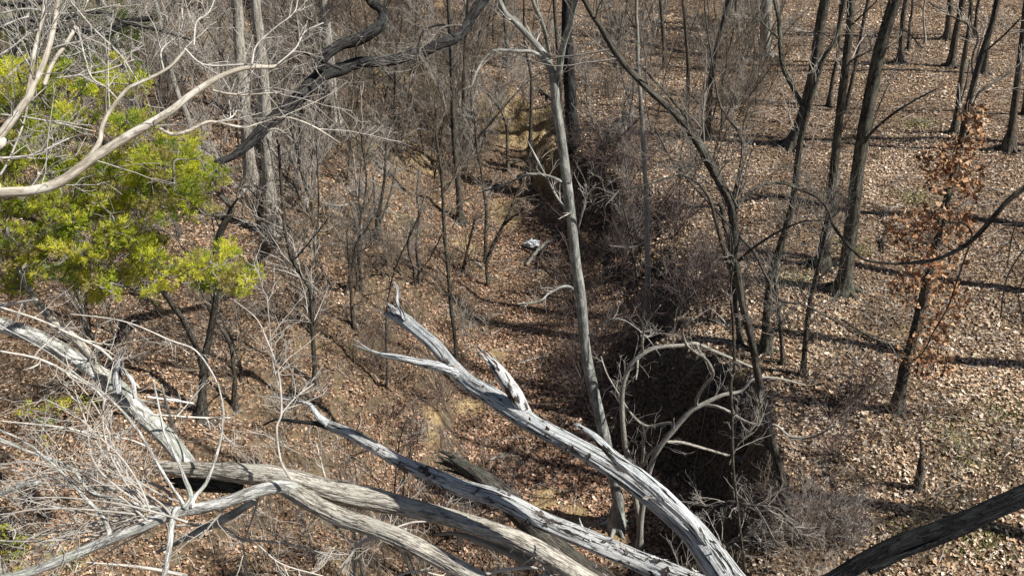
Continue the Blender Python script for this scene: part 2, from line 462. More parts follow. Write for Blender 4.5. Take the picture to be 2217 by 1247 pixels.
# ------------------------------------------------------------------ SETTING: ground
def axis(parts):
    out = [parts[0][0]]
    for a, b, st in parts:
        out += list(np.linspace(a, b, int(round((b - a) / st)) + 1)[1:])
    return np.array(out)
gx = axis([(-400, -60, 20), (-60, -24, 1.5), (-24, -9, .3), (-9, 6.6, .065), (6.6, 20, .25), (20, 60, 1.5), (60, 400, 20)])
gy = axis([(-60, 0, 4), (0, 7, .5), (7, 30, .065), (30, 36, .12), (36, 60, .4), (60, 100, 2), (100, 500, 20)])
GX, GY = np.meshgrid(gx, gy); GZ = ground_z(GX, GY)
nx, ny = len(gx), len(gy)
ii = (np.arange(ny - 1)[:, None] * nx + np.arange(nx - 1)[None]).ravel()
CLAY = [(1105, 268, .95), (1160, 290, .75), (1050, 245, .5), (885, 285, .7), (925, 345, .5), (1080, 460, .55), (1100, 482, .4), (1010, 530, .45), (1055, 700, .3), (1078, 770, .25), (935, 895, .26), (1180, 1080, .35), (945, 965, .28), (1250, 1130, .4), (1020, 880, .3), (1340, 1190, .4)]
CLAY = [(*on_ground(a, b)[:2], c) for a, b, c in CLAY]
def clay_mask(x, y):
    m = np.zeros_like(np.asarray(x, float))
    for cx, cy, r in CLAY: m = np.maximum(m, 1 - np.hypot(x - cx, (y - cy) * .8) / (r * 1.3))
    return m + .55 * fbm(x * 1.6, y * 1.6, 71, 4)
SOIL = np.clip((clay_mask(GX, GY) - .22) * 4, 0, 1).reshape(-1)
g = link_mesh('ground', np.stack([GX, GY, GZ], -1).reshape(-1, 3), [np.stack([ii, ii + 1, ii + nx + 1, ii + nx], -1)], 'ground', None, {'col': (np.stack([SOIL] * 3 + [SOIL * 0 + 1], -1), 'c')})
g['kind'] = 'structure'

def normals(x, y):
    e = .12
    dzx = (ground_z(x + e, y) - ground_z(x - e, y)) / (2 * e); dzy = (ground_z(x, y + e) - ground_z(x, y - e)) / (2 * e)
    n = np.stack([-dzx, -dzy, np.ones_like(dzx)], -1); return n / np.linalg.norm(n, axis=-1, keepdims=True)

def litter(name, regions, lobed):
    pos = []; nr = []; col = []; siz = []
    for (x0, x1, y0, y1, dens) in regions:
        n = int((x1 - x0) * (y1 - y0) * dens)
        x = rng.uniform(x0, x1, n); y = rng.uniform(y0, y1, n)
        half = (W / 2 / F) * (y * CT + 11 * ST) * 1.12 + 1.0
        k = np.abs(x) < half; x = x[k]; y = y[k]
        N = normals(x, y)
        patchy = fbm(x * .8, y * .8, 77, 3)
        k = (N[:, 2] + .12 * rng.normal(size=len(x)) > .60) & (patchy + .4 * rng.uniform(-1, 1, len(x)) > -.5) & (clay_mask(x, y) + .35 * rng.normal(size=len(x)) < .42)
        x = x[k]; y = y[k]; N = N[k]; patchy = patchy[k]
        z = ground_z(x, y); n = len(x)
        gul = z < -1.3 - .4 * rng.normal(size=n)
        leftside = x < 0.5
        c = pick_cols(n, (4, 3, 3.5, 1.8, 3.2, 1.6, 2.2)) * np.array([.98, .97, .95])
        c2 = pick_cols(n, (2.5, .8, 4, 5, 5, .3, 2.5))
        c3 = pick_cols(n, (2.2, .8, 4, 4.5, 5, .35, 3)) * np.array([.98, .93, .9])
        tone = np.clip(.96 + 1.2 * fbm(x * .5, y * .5, 83, 3) + .7 * fbm(x * 2.6, y * 2.6, 87, 3), .32, 1.3)[:, None]
        c = c * tone; c2 = c2 * tone; c3 = c3 * tone
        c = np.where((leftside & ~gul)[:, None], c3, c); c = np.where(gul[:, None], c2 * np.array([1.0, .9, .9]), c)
        tl = rng.normal(size=(n, 3)) * .42
        nn = N + tl; nn /= np.linalg.norm(nn, axis=1, keepdims=True)
        pos.append(np.stack([x, y, z + rng.uniform(.008, .045, n)], -1)); nr.append(nn); col.append(c)
        siz.append(np.clip(rng.lognormal(-2.95, .42, n), .022, .13) * (1.12 if lobed else np.where(y < 17, .68, .82 + .012 * np.clip(y - 20, 0, 30))))
    pos = np.concatenate(pos); nr = np.concatenate(nr); col = np.concatenate(col); siz = np.concatenate(siz)
    V, q, C = leaf_arrays(pos, nr, siz, col, lobed)
    o = link_mesh(name, V, [q], 'leaf', None, {'col': (C, 'c')}, False)
    o['kind'] = 'stuff'; o['label'] = 'dry brown and tan oak leaves covering the forest floor'; o['category'] = 'leaf litter'
    return len(pos)
nl = litter('fallen_leaves', [(-1, 14, 7.5, 17, 620)], True)
nl += litter('fallen_leaves', [(-14, -1, 9, 17, 700), (-16, 16, 17, 27, 480), (-22, 22, 27, 40, 260), (-32, 32, 40, 60, 70)], False)
print('leaves', nl)
# ------------------------------------------------------------------ TREES STANDING IN THE PLACE
def px_tree(pts, Y=None, drift=0.0, base=True):
    """pts: (px, py, width in px) from the base upward -> 3D points and radii in a nearly vertical plane"""
    if Y is None: Y = on_ground(pts[0][0], pts[0][1])[1]
    P = []; R = []
    for k, q in enumerate(pts):
        p = at_y(q[0], q[1], Y + drift * k); P.append(p); R.append(q[2] * .46 * depth_of(p) / F)
    return np.array(P), np.array(R), Y
def seat(P, R, flare=1.65):
    """stand the stem on the ground with a small root flare"""
    b = P[0].copy(); z = gz(b[0], b[1]); d = P[1] - P[0]; d /= np.linalg.norm(d)
    z = min(z, b[2])
    lo = np.array([b[0], b[1], z - .25]); mid = np.array([b[0], b[1], z + .05]); up = mid + d * .45
    keep = P[:, 2] > up[2] + .15
    return np.vstack([lo, mid, up, P[keep]]), np.concatenate([[R[0] * flare * 1.1, R[0] * flare, R[0] * 1.02], R[keep]])
def extend(P, R, top, wob=.25, rend=.25):
    """carry the stem on above the frame to its real height"""
    if P[-1, 2] >= top - .5: return P, R
    d = P[-1] - P[-2]; d = d / np.linalg.norm(d) + np.array([0, 0, .4]); d /= np.linalg.norm(d)
    n = 4; L = (top - P[-1, 2]) / max(d[2], .5) / n; out = [P[-1]]
    for i in range(n): out.append(out[-1] + L * (d + wob * .3 * rng.normal(size=3)))
    return np.vstack([P, out[1:]]), np.concatenate([R, R[-1] * np.linspace(.85, rend, n)])

def make_tree(label, bark_m, pts, limbs=(), tw='twig_grey', Y=None, drift=0.0, top=14, n=(14, 1.2, 5, 0), lo=.25,
              rough=.10, sides=14, cat='tree', name='tree', group=None, ang=.85, up=.2, limb_n=(9, .7, 5, 2), bias=None, hi=1.0, r1=.014):
    P, R, Y = px_tree(pts, Y, drift)
    P, R = seat(P, R)
    if top: P, R = extend(P, R, top)
    root = thing(name, label, cat, (P[1][0], P[1][1], gz(P[1][0], P[1][1])), group)
    N = max(24, int(len(P) * 7)); PP, RR = resample(P, R, N)
    tk = Tubes().add(PP, RR, sides, rough + .02)
    if R[1] > .075:
        for q in range(6):
            a = q * 1.05 + rng.uniform(-.3, .3); e = np.array([math.cos(a), math.sin(a)]); r = R[2]; b = P[1]; ps = []
            for f, h in ((.2, r * 2.6), (.75, r * 1.3), (1.5, r * .55), (2.5, r * .1), (3.8, -r * .5)):
                xx, yy = b[0] + e[0] * r * f, b[1] + e[1] * r * f; ps.append((xx, yy, gz(xx, yy) + h))
            SP, SR = resample(ps, [r * .5, r * .48, r * .36, r * .25, r * .1], 14); tk.add(SP, SR, 7, .15)
    build_under(tk, 'trunk', bark_m, root)
    cr = Tubes()
    for lb in limbs:
        dy = rng.choice([-1, 1]) * .18
        LP = []; LR = []
        for k, q in enumerate(lb):
            p = at_y(q[0], q[1], Y + drift * 2 + dy * k); LP.append(p); LR.append(q[2] * .5 * depth_of(p) / F)
        offscreen = lb[-1][1] <= 2 and LP[-1][2] < 13
        LP = np.array(LP); LR = np.array(LR)
        if offscreen: LP, LR = extend(LP, LR, LP[-1][2] + 2.5)
        QP, QR = resample(LP, LR, max(14, len(lb) * 5))
        build_under(Tubes().add(QP, QR, 8, rough * .7), 'branch', bark_m, root)
        if limb_n: twigs(cr, QP[None], QR[None], limb_n[0], limb_n[1], limb_n[2], limb_n[3], .2, 1, ang=ang, up=up, bias=bias, r1=.007, wig=.1)
    if n and n[0]:
        twigs(cr, PP[None], RR[None], n[0], n[1], n[2], n[3], lo, hi, r1=r1, ang=ang, up=up, bias=bias)
        if top and top > 10:      # the wide crown above the frame, which throws the branch shadows
            A, AR = spawn(PP[None], RR[None], 7, .72, .98, 2.6, .04, .8, .35, .15, 8, .3)
            cr.add(A, AR, 5, cap=False); twigs(cr, A, AR, 6, 1.1, 4, 0)
    build_under(cr, 'crown', tw, root)
    return root, PP, RR

# the pale green tree in the middle
make_tree('tall smooth grey green tree rising from the gully, forking high up into three limbs', 'green',
    [(1334, 1140, 30), (1337, 1075, 27), (1312, 960, 27), (1288, 860, 27), (1268, 760, 25), (1258, 650, 24), (1246, 560, 23), (1238, 480, 23), (1228, 400, 23), (1215, 300, 22), (1204, 230, 22), (1197, 165, 20), (1178, 118, 15), (1142, 76, 14), (1110, 42, 13), (1082, 4, 12)],
    [[(1206, 185, 15), (1220, 95, 14), (1236, 50, 13), (1247, 0, 12)],
     [(1190, 125, 8), (1182, 80, 9), (1172, 45, 9), (1152, 0, 8)],
     [(1190, 150, 8), (1160, 116, 8), (1120, 111, 7), (1065, 112, 6), (1035, 150, 5), (1020, 190, 4)],
     [(1227, 412, 8), (1205, 388, 6), (1150, 377, 6), (1100, 397, 5), (1045, 415, 3)],
     [(1238, 470, 5), (1205, 425, 5), (1165, 350, 5), (1142, 305, 3)],
     [(1246, 626, 7), (1222, 620, 6), (1190, 634, 5), (1168, 652, 4), (1120, 658, 3)],
     [(1252, 495, 4), (1265, 440, 4), (1268, 400, 3)], [(1262, 735, 4), (1330, 690, 3), (1390, 720, 2), (1430, 770, 2)]],
    n=(10, .8, 3, 0), lo=.3, rough=.05, sides=18, limb_n=(7, .5, 4, 0))
# the leaning tree right of the middle
make_tree('leaning tree with ridged grey bark whose upper trunk bends left above a knot of shoots', 'grey',
    [(1702, 1110, 22.4), (1688, 1020, 20.6), (1668, 940, 19.8), (1648, 850, 18.1), (1628, 740, 16.3), (1606, 650, 18.1), (1592, 560, 20.6), (1588, 480, 21.5), (1578, 430, 22.4), (1552, 385, 20.6), (1512, 312, 19.8), (1465, 250, 18.1), (1400, 190, 17.2), (1340, 125, 14.6), (1295, 50, 12.9), (1265, 0, 12.0)],
    [[(1590, 470, 10.3), (1575, 410, 7.7), (1530, 330, 7.7), (1490, 260, 6.9), (1440, 200, 6.0), (1385, 140, 5.2)],
     [(1588, 600, 10.3), (1566, 540, 7.7), (1550, 480, 7.7), (1530, 420, 6.0), (1480, 380, 5.2), (1400, 400, 4.3), (1300, 420, 3.4), (1265, 433, 2.6)],
     [(1592, 450, 7.7), (1640, 405, 6.9), (1700, 398, 6.9), (1760, 425, 3.4)],
     [(1595, 570, 6.9), (1620, 545, 6.0), (1680, 505, 5.2), (1740, 480, 3.4), (1800, 478, 2.6)],
     [(1600, 510, 7.7), (1632, 545, 6.9), (1660, 600, 6.9), (1690, 650, 4.3), (1740, 660, 4.3), (1800, 690, 4.3), (1850, 715, 3.4), (1940, 740, 2.6)],
     [(1590, 500, 6.9), (1545, 450, 6.0), (1500, 400, 5.2), (1450, 340, 4.3), (1420, 280, 3.4)],
     [(1586, 430, 8.6), (1600, 380, 7.7), (1606, 300, 6.0), (1560, 230, 5.2), (1540, 120, 4.3), (1525, 0, 3.4)]],
    n=(46, 1.7, 7, 1), lo=.32, tw='twig_grey', rough=.12, limb_n=(10, .8, 5, 2))
make_tree('second stem with smooth grey bark standing close behind the leaning tree', 'grey',
    [(1602, 745, 12), (1590, 640, 13), (1586, 560, 14), (1572, 500, 12), (1560, 440, 11)], [], n=(12, .9, 5, 1), top=0, tw='twig_purple')
make_tree('straight pale grey tree standing alone on the shaded brushy bank', 'pale',
    [(1400, 692, 14), (1402, 600, 14), (1401, 500, 13), (1399, 420, 12), (1393, 320, 11), (1388, 230, 10), (1382, 150, 9), (1380, 70, 8), (1378, 0, 8)],
    [[(1402, 520, 4), (1370, 535, 3), (1320, 532, 2)]], n=(16, 1.0, 5, 1), lo=.35, tw='twig_purple', sides=12)
make_tree('slim dark trunk just left of the straight dark trunk above the root hollow', 'brown',
    [(1214, 250, 9), (1212, 170, 9), (1206, 90, 8), (1200, 0, 8)], [], n=(8, .9, 3, 0))
# the open stand on the right
R_TREES = [
 ('large smooth grey trunk with a flared foot, thickest on the open right bank', 'olive',
  [(1824, 632, 34), (1832, 580, 32), (1840, 520, 32), (1850, 430, 31), (1860, 350, 31), (1880, 230, 30), (1902, 120, 29), (1922, 50, 28), (1938, 0, 27)],
  [[(1862, 330, 8), (1885, 290, 7), (1930, 250, 6), (1985, 215, 4), (2035, 190, 3)], [(1900, 90, 4), (1895, 75, 4)], [(1935, 63, 4), (1965, 70, 4), (1995, 105, 3)], [(1855, 370, 6), (1900, 240, 4), (1925, 180, 3)]]),
 ('straight grey trunk just left of the largest trunk on the right bank', 'olive',
  [(1779, 578, 28), (1787, 520, 25), (1799, 430, 22), (1808, 340, 20), (1820, 230, 19), (1832, 130, 19), (1840, 60, 18), (1842, 0, 18)],
  [[(1832, 120, 4), (1800, 85, 4), (1775, 70, 3), (1745, 72, 3)], [(1830, 140, 5), (1865, 120, 4), (1890, 108, 3)], [(1838, 60, 5), (1870, 30, 4), (1900, 0, 3)]]),
 ('forked grey tree that splits into two curving limbs at mid height', 'olive',
  [(1658, 762, 22), (1659, 690, 19), (1668, 605, 17), (1690, 530, 17), (1711, 460, 16), (1722, 400, 15), (1727, 350, 15), (1736, 290, 15), (1748, 240, 15), (1761, 195, 13), (1782, 130, 12), (1806, 90, 11), (1820, 40, 10), (1827, 0, 10)],
  [[(1747, 245, 12), (1720, 195, 11), (1695, 145, 11), (1689, 90, 10), (1686, 40, 9), (1678, 0, 9)], [(1687, 85, 5), (1660, 60, 4), (1640, 42, 4), (1612, 42, 3)]]),
 ('broad dark trunk standing behind the forked grey tree', 'grey',
  [(1716, 318, 28), (1738, 250, 26), (1760, 165, 25), (1774, 70, 25), (1787, 0, 25)], []),
 ('thin crooked tree in front of the straight grey trunk on the right bank', 'grey',
  [(1737, 815, 12), (1742, 760, 10), (1746, 706, 11), (1757, 635, 9), (1768, 590, 9), (1783, 530, 8), (1795, 470, 7), (1805, 440, 6)], []),
 ('second thin stem beside the foot of the forked grey tree', 'brown',
  [(1694, 790, 9), (1690, 720, 9), (1684, 660, 8), (1676, 600, 6)], []),
 ('slim dark trunk between the forked tree and the straight grey trunk', 'brown',
  [(1793, 232, 9), (1803, 170, 9), (1815, 110, 8), (1822, 0, 8)], []),
 ('slim dark trunk close behind the straight grey trunk', 'brown',
  [(1830, 243, 10), (1848, 160, 9), (1862, 90, 8), (1880, 0, 8)], []),
 ('slender grey tree rising left of the leaf bearing oak top', 'grey',
  [(2064, 288, 13), (2072, 240, 11), (2078, 190, 11), (2088, 120, 11), (2098, 60, 10), (2102, 0, 10)], [[(2074, 235, 5), (2090, 190, 4), (2100, 130, 3)]]),
 ('dark trunk with a swollen foot at the right edge', 'brown',
  [(2182, 328, 24), (2190, 280, 17), (2200, 200, 16), (2207, 140, 14), (2216, 60, 13), (2222, 0, 12)], []),
 ('far dark trunk right of the largest trunk', 'brown', [(1948, 135, 13), (1953, 70, 12), (1962, 0, 12)], []),
 ('far thin trunk beside the far dark trunk', 'grey', [(1966, 108, 7), (1970, 50, 7), (1976, 0, 6)], []),
 ('thick far trunk at the top right', 'brown', [(2058, 146, 17), (2068, 80, 15), (2084, 0, 14)], []),
 ('paired far trunk leaning right at the top right', 'grey', [(2130, 160, 13), (2140, 80, 12), (2158, 0, 11)], []),
 ('short far trunk between the top right trunks', 'brown', [(2050, 86, 14), (2054, 40, 13), (2057, 0, 13)], []),
 ('slim far trunk between the thick far trunk and the paired one', 'brown', [(2108, 82, 9), (2114, 40, 8), (2120, 0, 8)], []),
 ('wide pale far trunk at the top, right of the middle', 'pale', [(1656, 127, 27), (1657, 70, 25), (1661, 0, 25)], []),
 ('thin white far stem beyond the largest trunk', 'pale', [(2002, 95, 5), (2000, 45, 4), (2003, 0, 4)], []),
 ('far grey trunk standing left of the wide pale trunk', 'grey', [(1590, 60, 13), (1592, 30, 12), (1596, 0, 12)], []),
 ('slim grey trunk at the far right above the swollen trunk', 'grey', [(2216, 250, 10), (2222, 180, 9), (2230, 60, 8)], []),
]
for lab, bm, pts, lbs in R_TREES:
    far = pts[0][1] < 350
    make_tree(lab, bm, pts, lbs, n=((16, 1.2, 4, 0) if far else (36, 1.4, 5, 1)), lo=.3, limb_n=(7, .6, 4, 0), group=None, rough=.06, sides=12,
              top=(0 if pts[-1][1] > 300 else 14))
for bx, by, lab in [(12.5, 13.5, 'tall grey trunk standing off the right edge of the bank'), (11.5, 9.0, 'tall olive trunk standing off the right edge near the corner'), (15.5, 19.5, 'tall trunk off the right edge beyond the swollen dark trunk'), (8.6, 6.2, 'tall trunk standing behind the bottom right corner'), (13.5, 16.5, 'slim tall trunk off the right edge of the open bank'), (18.0, 24.0, 'tall far trunk off the right edge')]:
    root = thing('tree', lab, 'tree', (bx, by, gz(bx, by)))
    P = [(bx, by, gz(bx, by) - .3)] + [(bx + .1 * k * rng.normal(), by + .1 * k * rng.normal(), 2.4 * k + .3) for k in range(7)]
    QP, QR = resample(P, np.linspace(.2, .06, 8), 60); build_under(Tubes().add(QP, QR, 12, .08), 'trunk', 'olive', root)
    c = Tubes(); A, AR = spawn(QP[None], QR[None], 16, .35, .98, 3.0, .05, .8, .35, .12, 8, .3); c.add(A, AR, 5, cap=False); twigs(c, A, AR, 8, 1.2, 5, 0, wig=.1); build_under(c, 'crown', 'twig_grey', root)
# leaf bearing young oak
def oak():
    root, PP, RR = make_tree('young oak still holding rusty brown dead leaves, in front on the right bank', 'grey',
        [(1940, 892, 26), (1950, 840, 24), (1960, 790, 23), (1976, 735, 21), (1994, 660, 20), (2012, 590, 19), (2032, 510, 18), (2048, 440, 17), (2066, 370, 16), (2082, 300, 15), (2098, 220, 14), (2122, 130, 13), (2148, 50, 12), (2160, 0, 12)],
        [[(2088, 265, 6), (2120, 200, 6), (2160, 175, 5), (2200, 145, 4), (2217, 130, 4)], [(2110, 180, 6), (2105, 130, 5), (2115, 70, 5), (2050, 30, 4), (2010, 5, 3)],
         [(2060, 405, 4), (2100, 405, 4), (2115, 440, 3)], [(2130, 115, 5), (2170, 80, 4), (2210, 40, 4)]],
        n=(26, .9, 5, 0), lo=.06, limb_n=(7, .6, 4, 0), rough=.12)
    rg = np.random.default_rng(5)
    cl = [(1985, 500, 60), (2010, 470, 40), (1960, 495, 35), (2055, 470, 45), (2080, 500, 40), (2000, 600, 45), (1970, 620, 45), (2050, 560, 40), (2030, 680, 45), (2010, 730, 40), (1990, 780, 40), (2060, 640, 35), (2020, 790, 40), (1965, 770, 35), (2085, 370, 45), (2065, 330, 40), (2100, 300, 35), (2020, 350, 35), (2095, 410, 30), (1990, 560, 40), (2110, 250, 30), (2040, 400, 35)]
    pos = []
    Y = PP[5][1]
    for (x, y, r) in cl:
        k = int(r * 1.6)
        for _ in range(k):
            a = rg.uniform(0, 6.28); q = r * math.sqrt(rg.uniform(0, 1))
            pos.append(at_y(x + q * math.cos(a) * 1.15, y + q * math.sin(a) * .8, Y + rg.uniform(-.7, .7)))
    pos = np.array(pos); n = len(pos)
    nr = rng.normal(size=(n, 3)); nr /= np.linalg.norm(nr, axis=1, keepdims=True)
    c = np.array([(.26, .125, .06), (.38, .21, .105), (.18, .085, .045), (.44, .28, .16)])[rg.integers(0, 4, n)] * rg.uniform(.75, 1.15, (n, 1))
    V, q, C = leaf_arrays(pos, nr, rg.uniform(.08, .15, n), c, True, .4)
    link_mesh('leaves', V, [q], 'leaf', root, {'col': (C, 'c')}, False, np.array(root.location))
    # fine twigs that carry the leaves
    tb = Tubes(); A = pos[::6]; B = np.array([PP[np.argmin(np.abs(PP[:, 2] - p[2]) + np.linalg.norm(PP - p, axis=1) * .5)] for p in A])
    t = np.linspace(0, 1, 6)[None, :, None]
    L = B[:, None] * (1 - t) + A[:, None] * t; L[:, 1:-1] += rng.normal(size=(len(A), 4, 3)) * .035; L[..., 2] -= (np.sin(t[..., 0] * 3.14) * .08)
    tb.add(L, np.repeat(np.linspace(.006, .003, 6)[None], len(A), 0), 3, cap=False)
    build_under(tb, 'twigs', 'twig_brown', root)
oak()
make_tree('snag of a thin rotten tree with a dark hollow foot below the leaf bearing oak', 'grey',
    [(1985, 1060, 14), (1991, 1015, 12), (1995, 975, 6), (1992, 945, 4)], [], n=(8, .4, 4, 0), top=0)

# the curved small trees in front of the dark alcove
make_tree('small crooked tree with long looping limbs in front of the dark hollow', 'pale',
    [(1383, 1200, 15.1), (1388, 1120, 14.3), (1402, 1035, 12.6), (1424, 975, 12.6), (1462, 926, 12.6), (1494, 891, 11.8), (1524, 874, 10.9), (1565, 855, 9.2), (1603, 847, 7.6), (1625, 825, 6.7), (1650, 817, 5.9), (1691, 820, 5.0), (1745, 834, 3.4)],
    [[(1508, 876, 7.6), (1509, 863, 7.6), (1524, 836, 6.7), (1543, 814, 7.6), (1538, 793, 7.6), (1524, 774, 6.7), (1489, 749, 5.9), (1478, 710, 3.4), (1500, 690, 3.4)],
     [(1524, 877, 6.7), (1552, 880, 6.7), (1582, 893, 6.7), (1609, 910, 6.7), (1636, 919, 6.7), (1680, 921, 5.9), (1712, 945, 5.9), (1761, 945, 5.0), (1810, 920, 2.5)],
     [(1440, 957, 6.7), (1473, 957, 6.7), (1522, 970, 5.9), (1582, 987, 5.9), (1631, 994, 5.9), (1680, 986, 4.2), (1745, 962, 3.4), (1790, 945, 2.5)],
     [(1457, 926, 7.6), (1453, 916, 6.7), (1432, 918, 6.7), (1402, 923, 6.7), (1377, 907, 5.9), (1358, 883, 4.2), (1336, 847, 4.2), (1314, 809, 3.4), (1301, 771, 2.5)],
     [(1402, 926, 5.9), (1394, 945, 6.7), (1392, 986, 6.7), (1386, 1010, 6.7), (1375, 1030, 5.9)],
     [(1390, 1010, 6.7), (1405, 985, 5.9), (1424, 965, 5.9)]],
    n=(5, .9, 4, 1), top=0, drift=.0, limb_n=(4, .9, 4, 1), up=.05, r1=.008, tw='twig_grey', rough=.06)
make_tree('arching tree whose stem loops over the dark hollow like a hoop', 'pale',
    [(1388, 1160, 12.6), (1376, 1080, 11.8), (1363, 1002, 12.6), (1353, 962, 12.6), (1347, 891, 11.8), (1349, 836, 10.9), (1363, 795, 11.8), (1388, 768, 11.8), (1423, 752, 10.1), (1473, 748, 9.2), (1508, 744, 8.4), (1554, 763, 6.7), (1592, 779, 6.7), (1640, 800, 4.2)],
    [[(1391, 762, 5.9), (1391, 735, 5.9), (1400, 700, 3.4), (1430, 660, 2.5)], [(1381, 776, 5.0), (1380, 800, 4.2), (1377, 822, 2.5)], [(1508, 744, 5.9), (1516, 762, 5.9), (1526, 774, 5.0)]],
    n=(9, 1.1, 5, 1), top=0, limb_n=(3, .8, 4, 1), up=.15, r1=.008, tw='twig_grey', rough=.06, lo=.1)
make_tree('thin upright stem crossing the dark hollow from top to bottom', 'brown',
    [(1612, 1245, 6), (1590, 1040, 7), (1586, 973, 7), (1585, 891, 7), (1582, 831, 8), (1590, 795, 8), (1587, 700, 7), (1582, 620, 5), (1590, 560, 4)],
    [[(1572, 1020, 4), (1600, 960, 4), (1640, 925, 3), (1645, 860, 3)]], n=(12, .6, 5, 1), top=0)
make_tree('low spreading shrub tree reaching right over the leaves near the bottom', 'grey',
    [(1550, 1245, 12), (1561, 1187, 10), (1585, 1172, 10), (1615, 1160, 10), (1642, 1155, 10), (1689, 1160, 9), (1766, 1170, 8), (1844, 1190, 5), (1880, 1215, 3)],
    [[(1570, 1190, 9), (1650, 1125, 6), (1591, 1086, 7), (1547, 1096, 7), (1480, 1086, 7)], [(1600, 1090, 6), (1679, 1100, 7), (1709, 1130, 6), (1736, 1160, 4)], [(1740, 1165, 6), (1790, 1125, 5), (1840, 1120, 4)]],
    n=(16, .7, 6, 2), top=0, limb_n=(12, .7, 6, 2), up=.1)

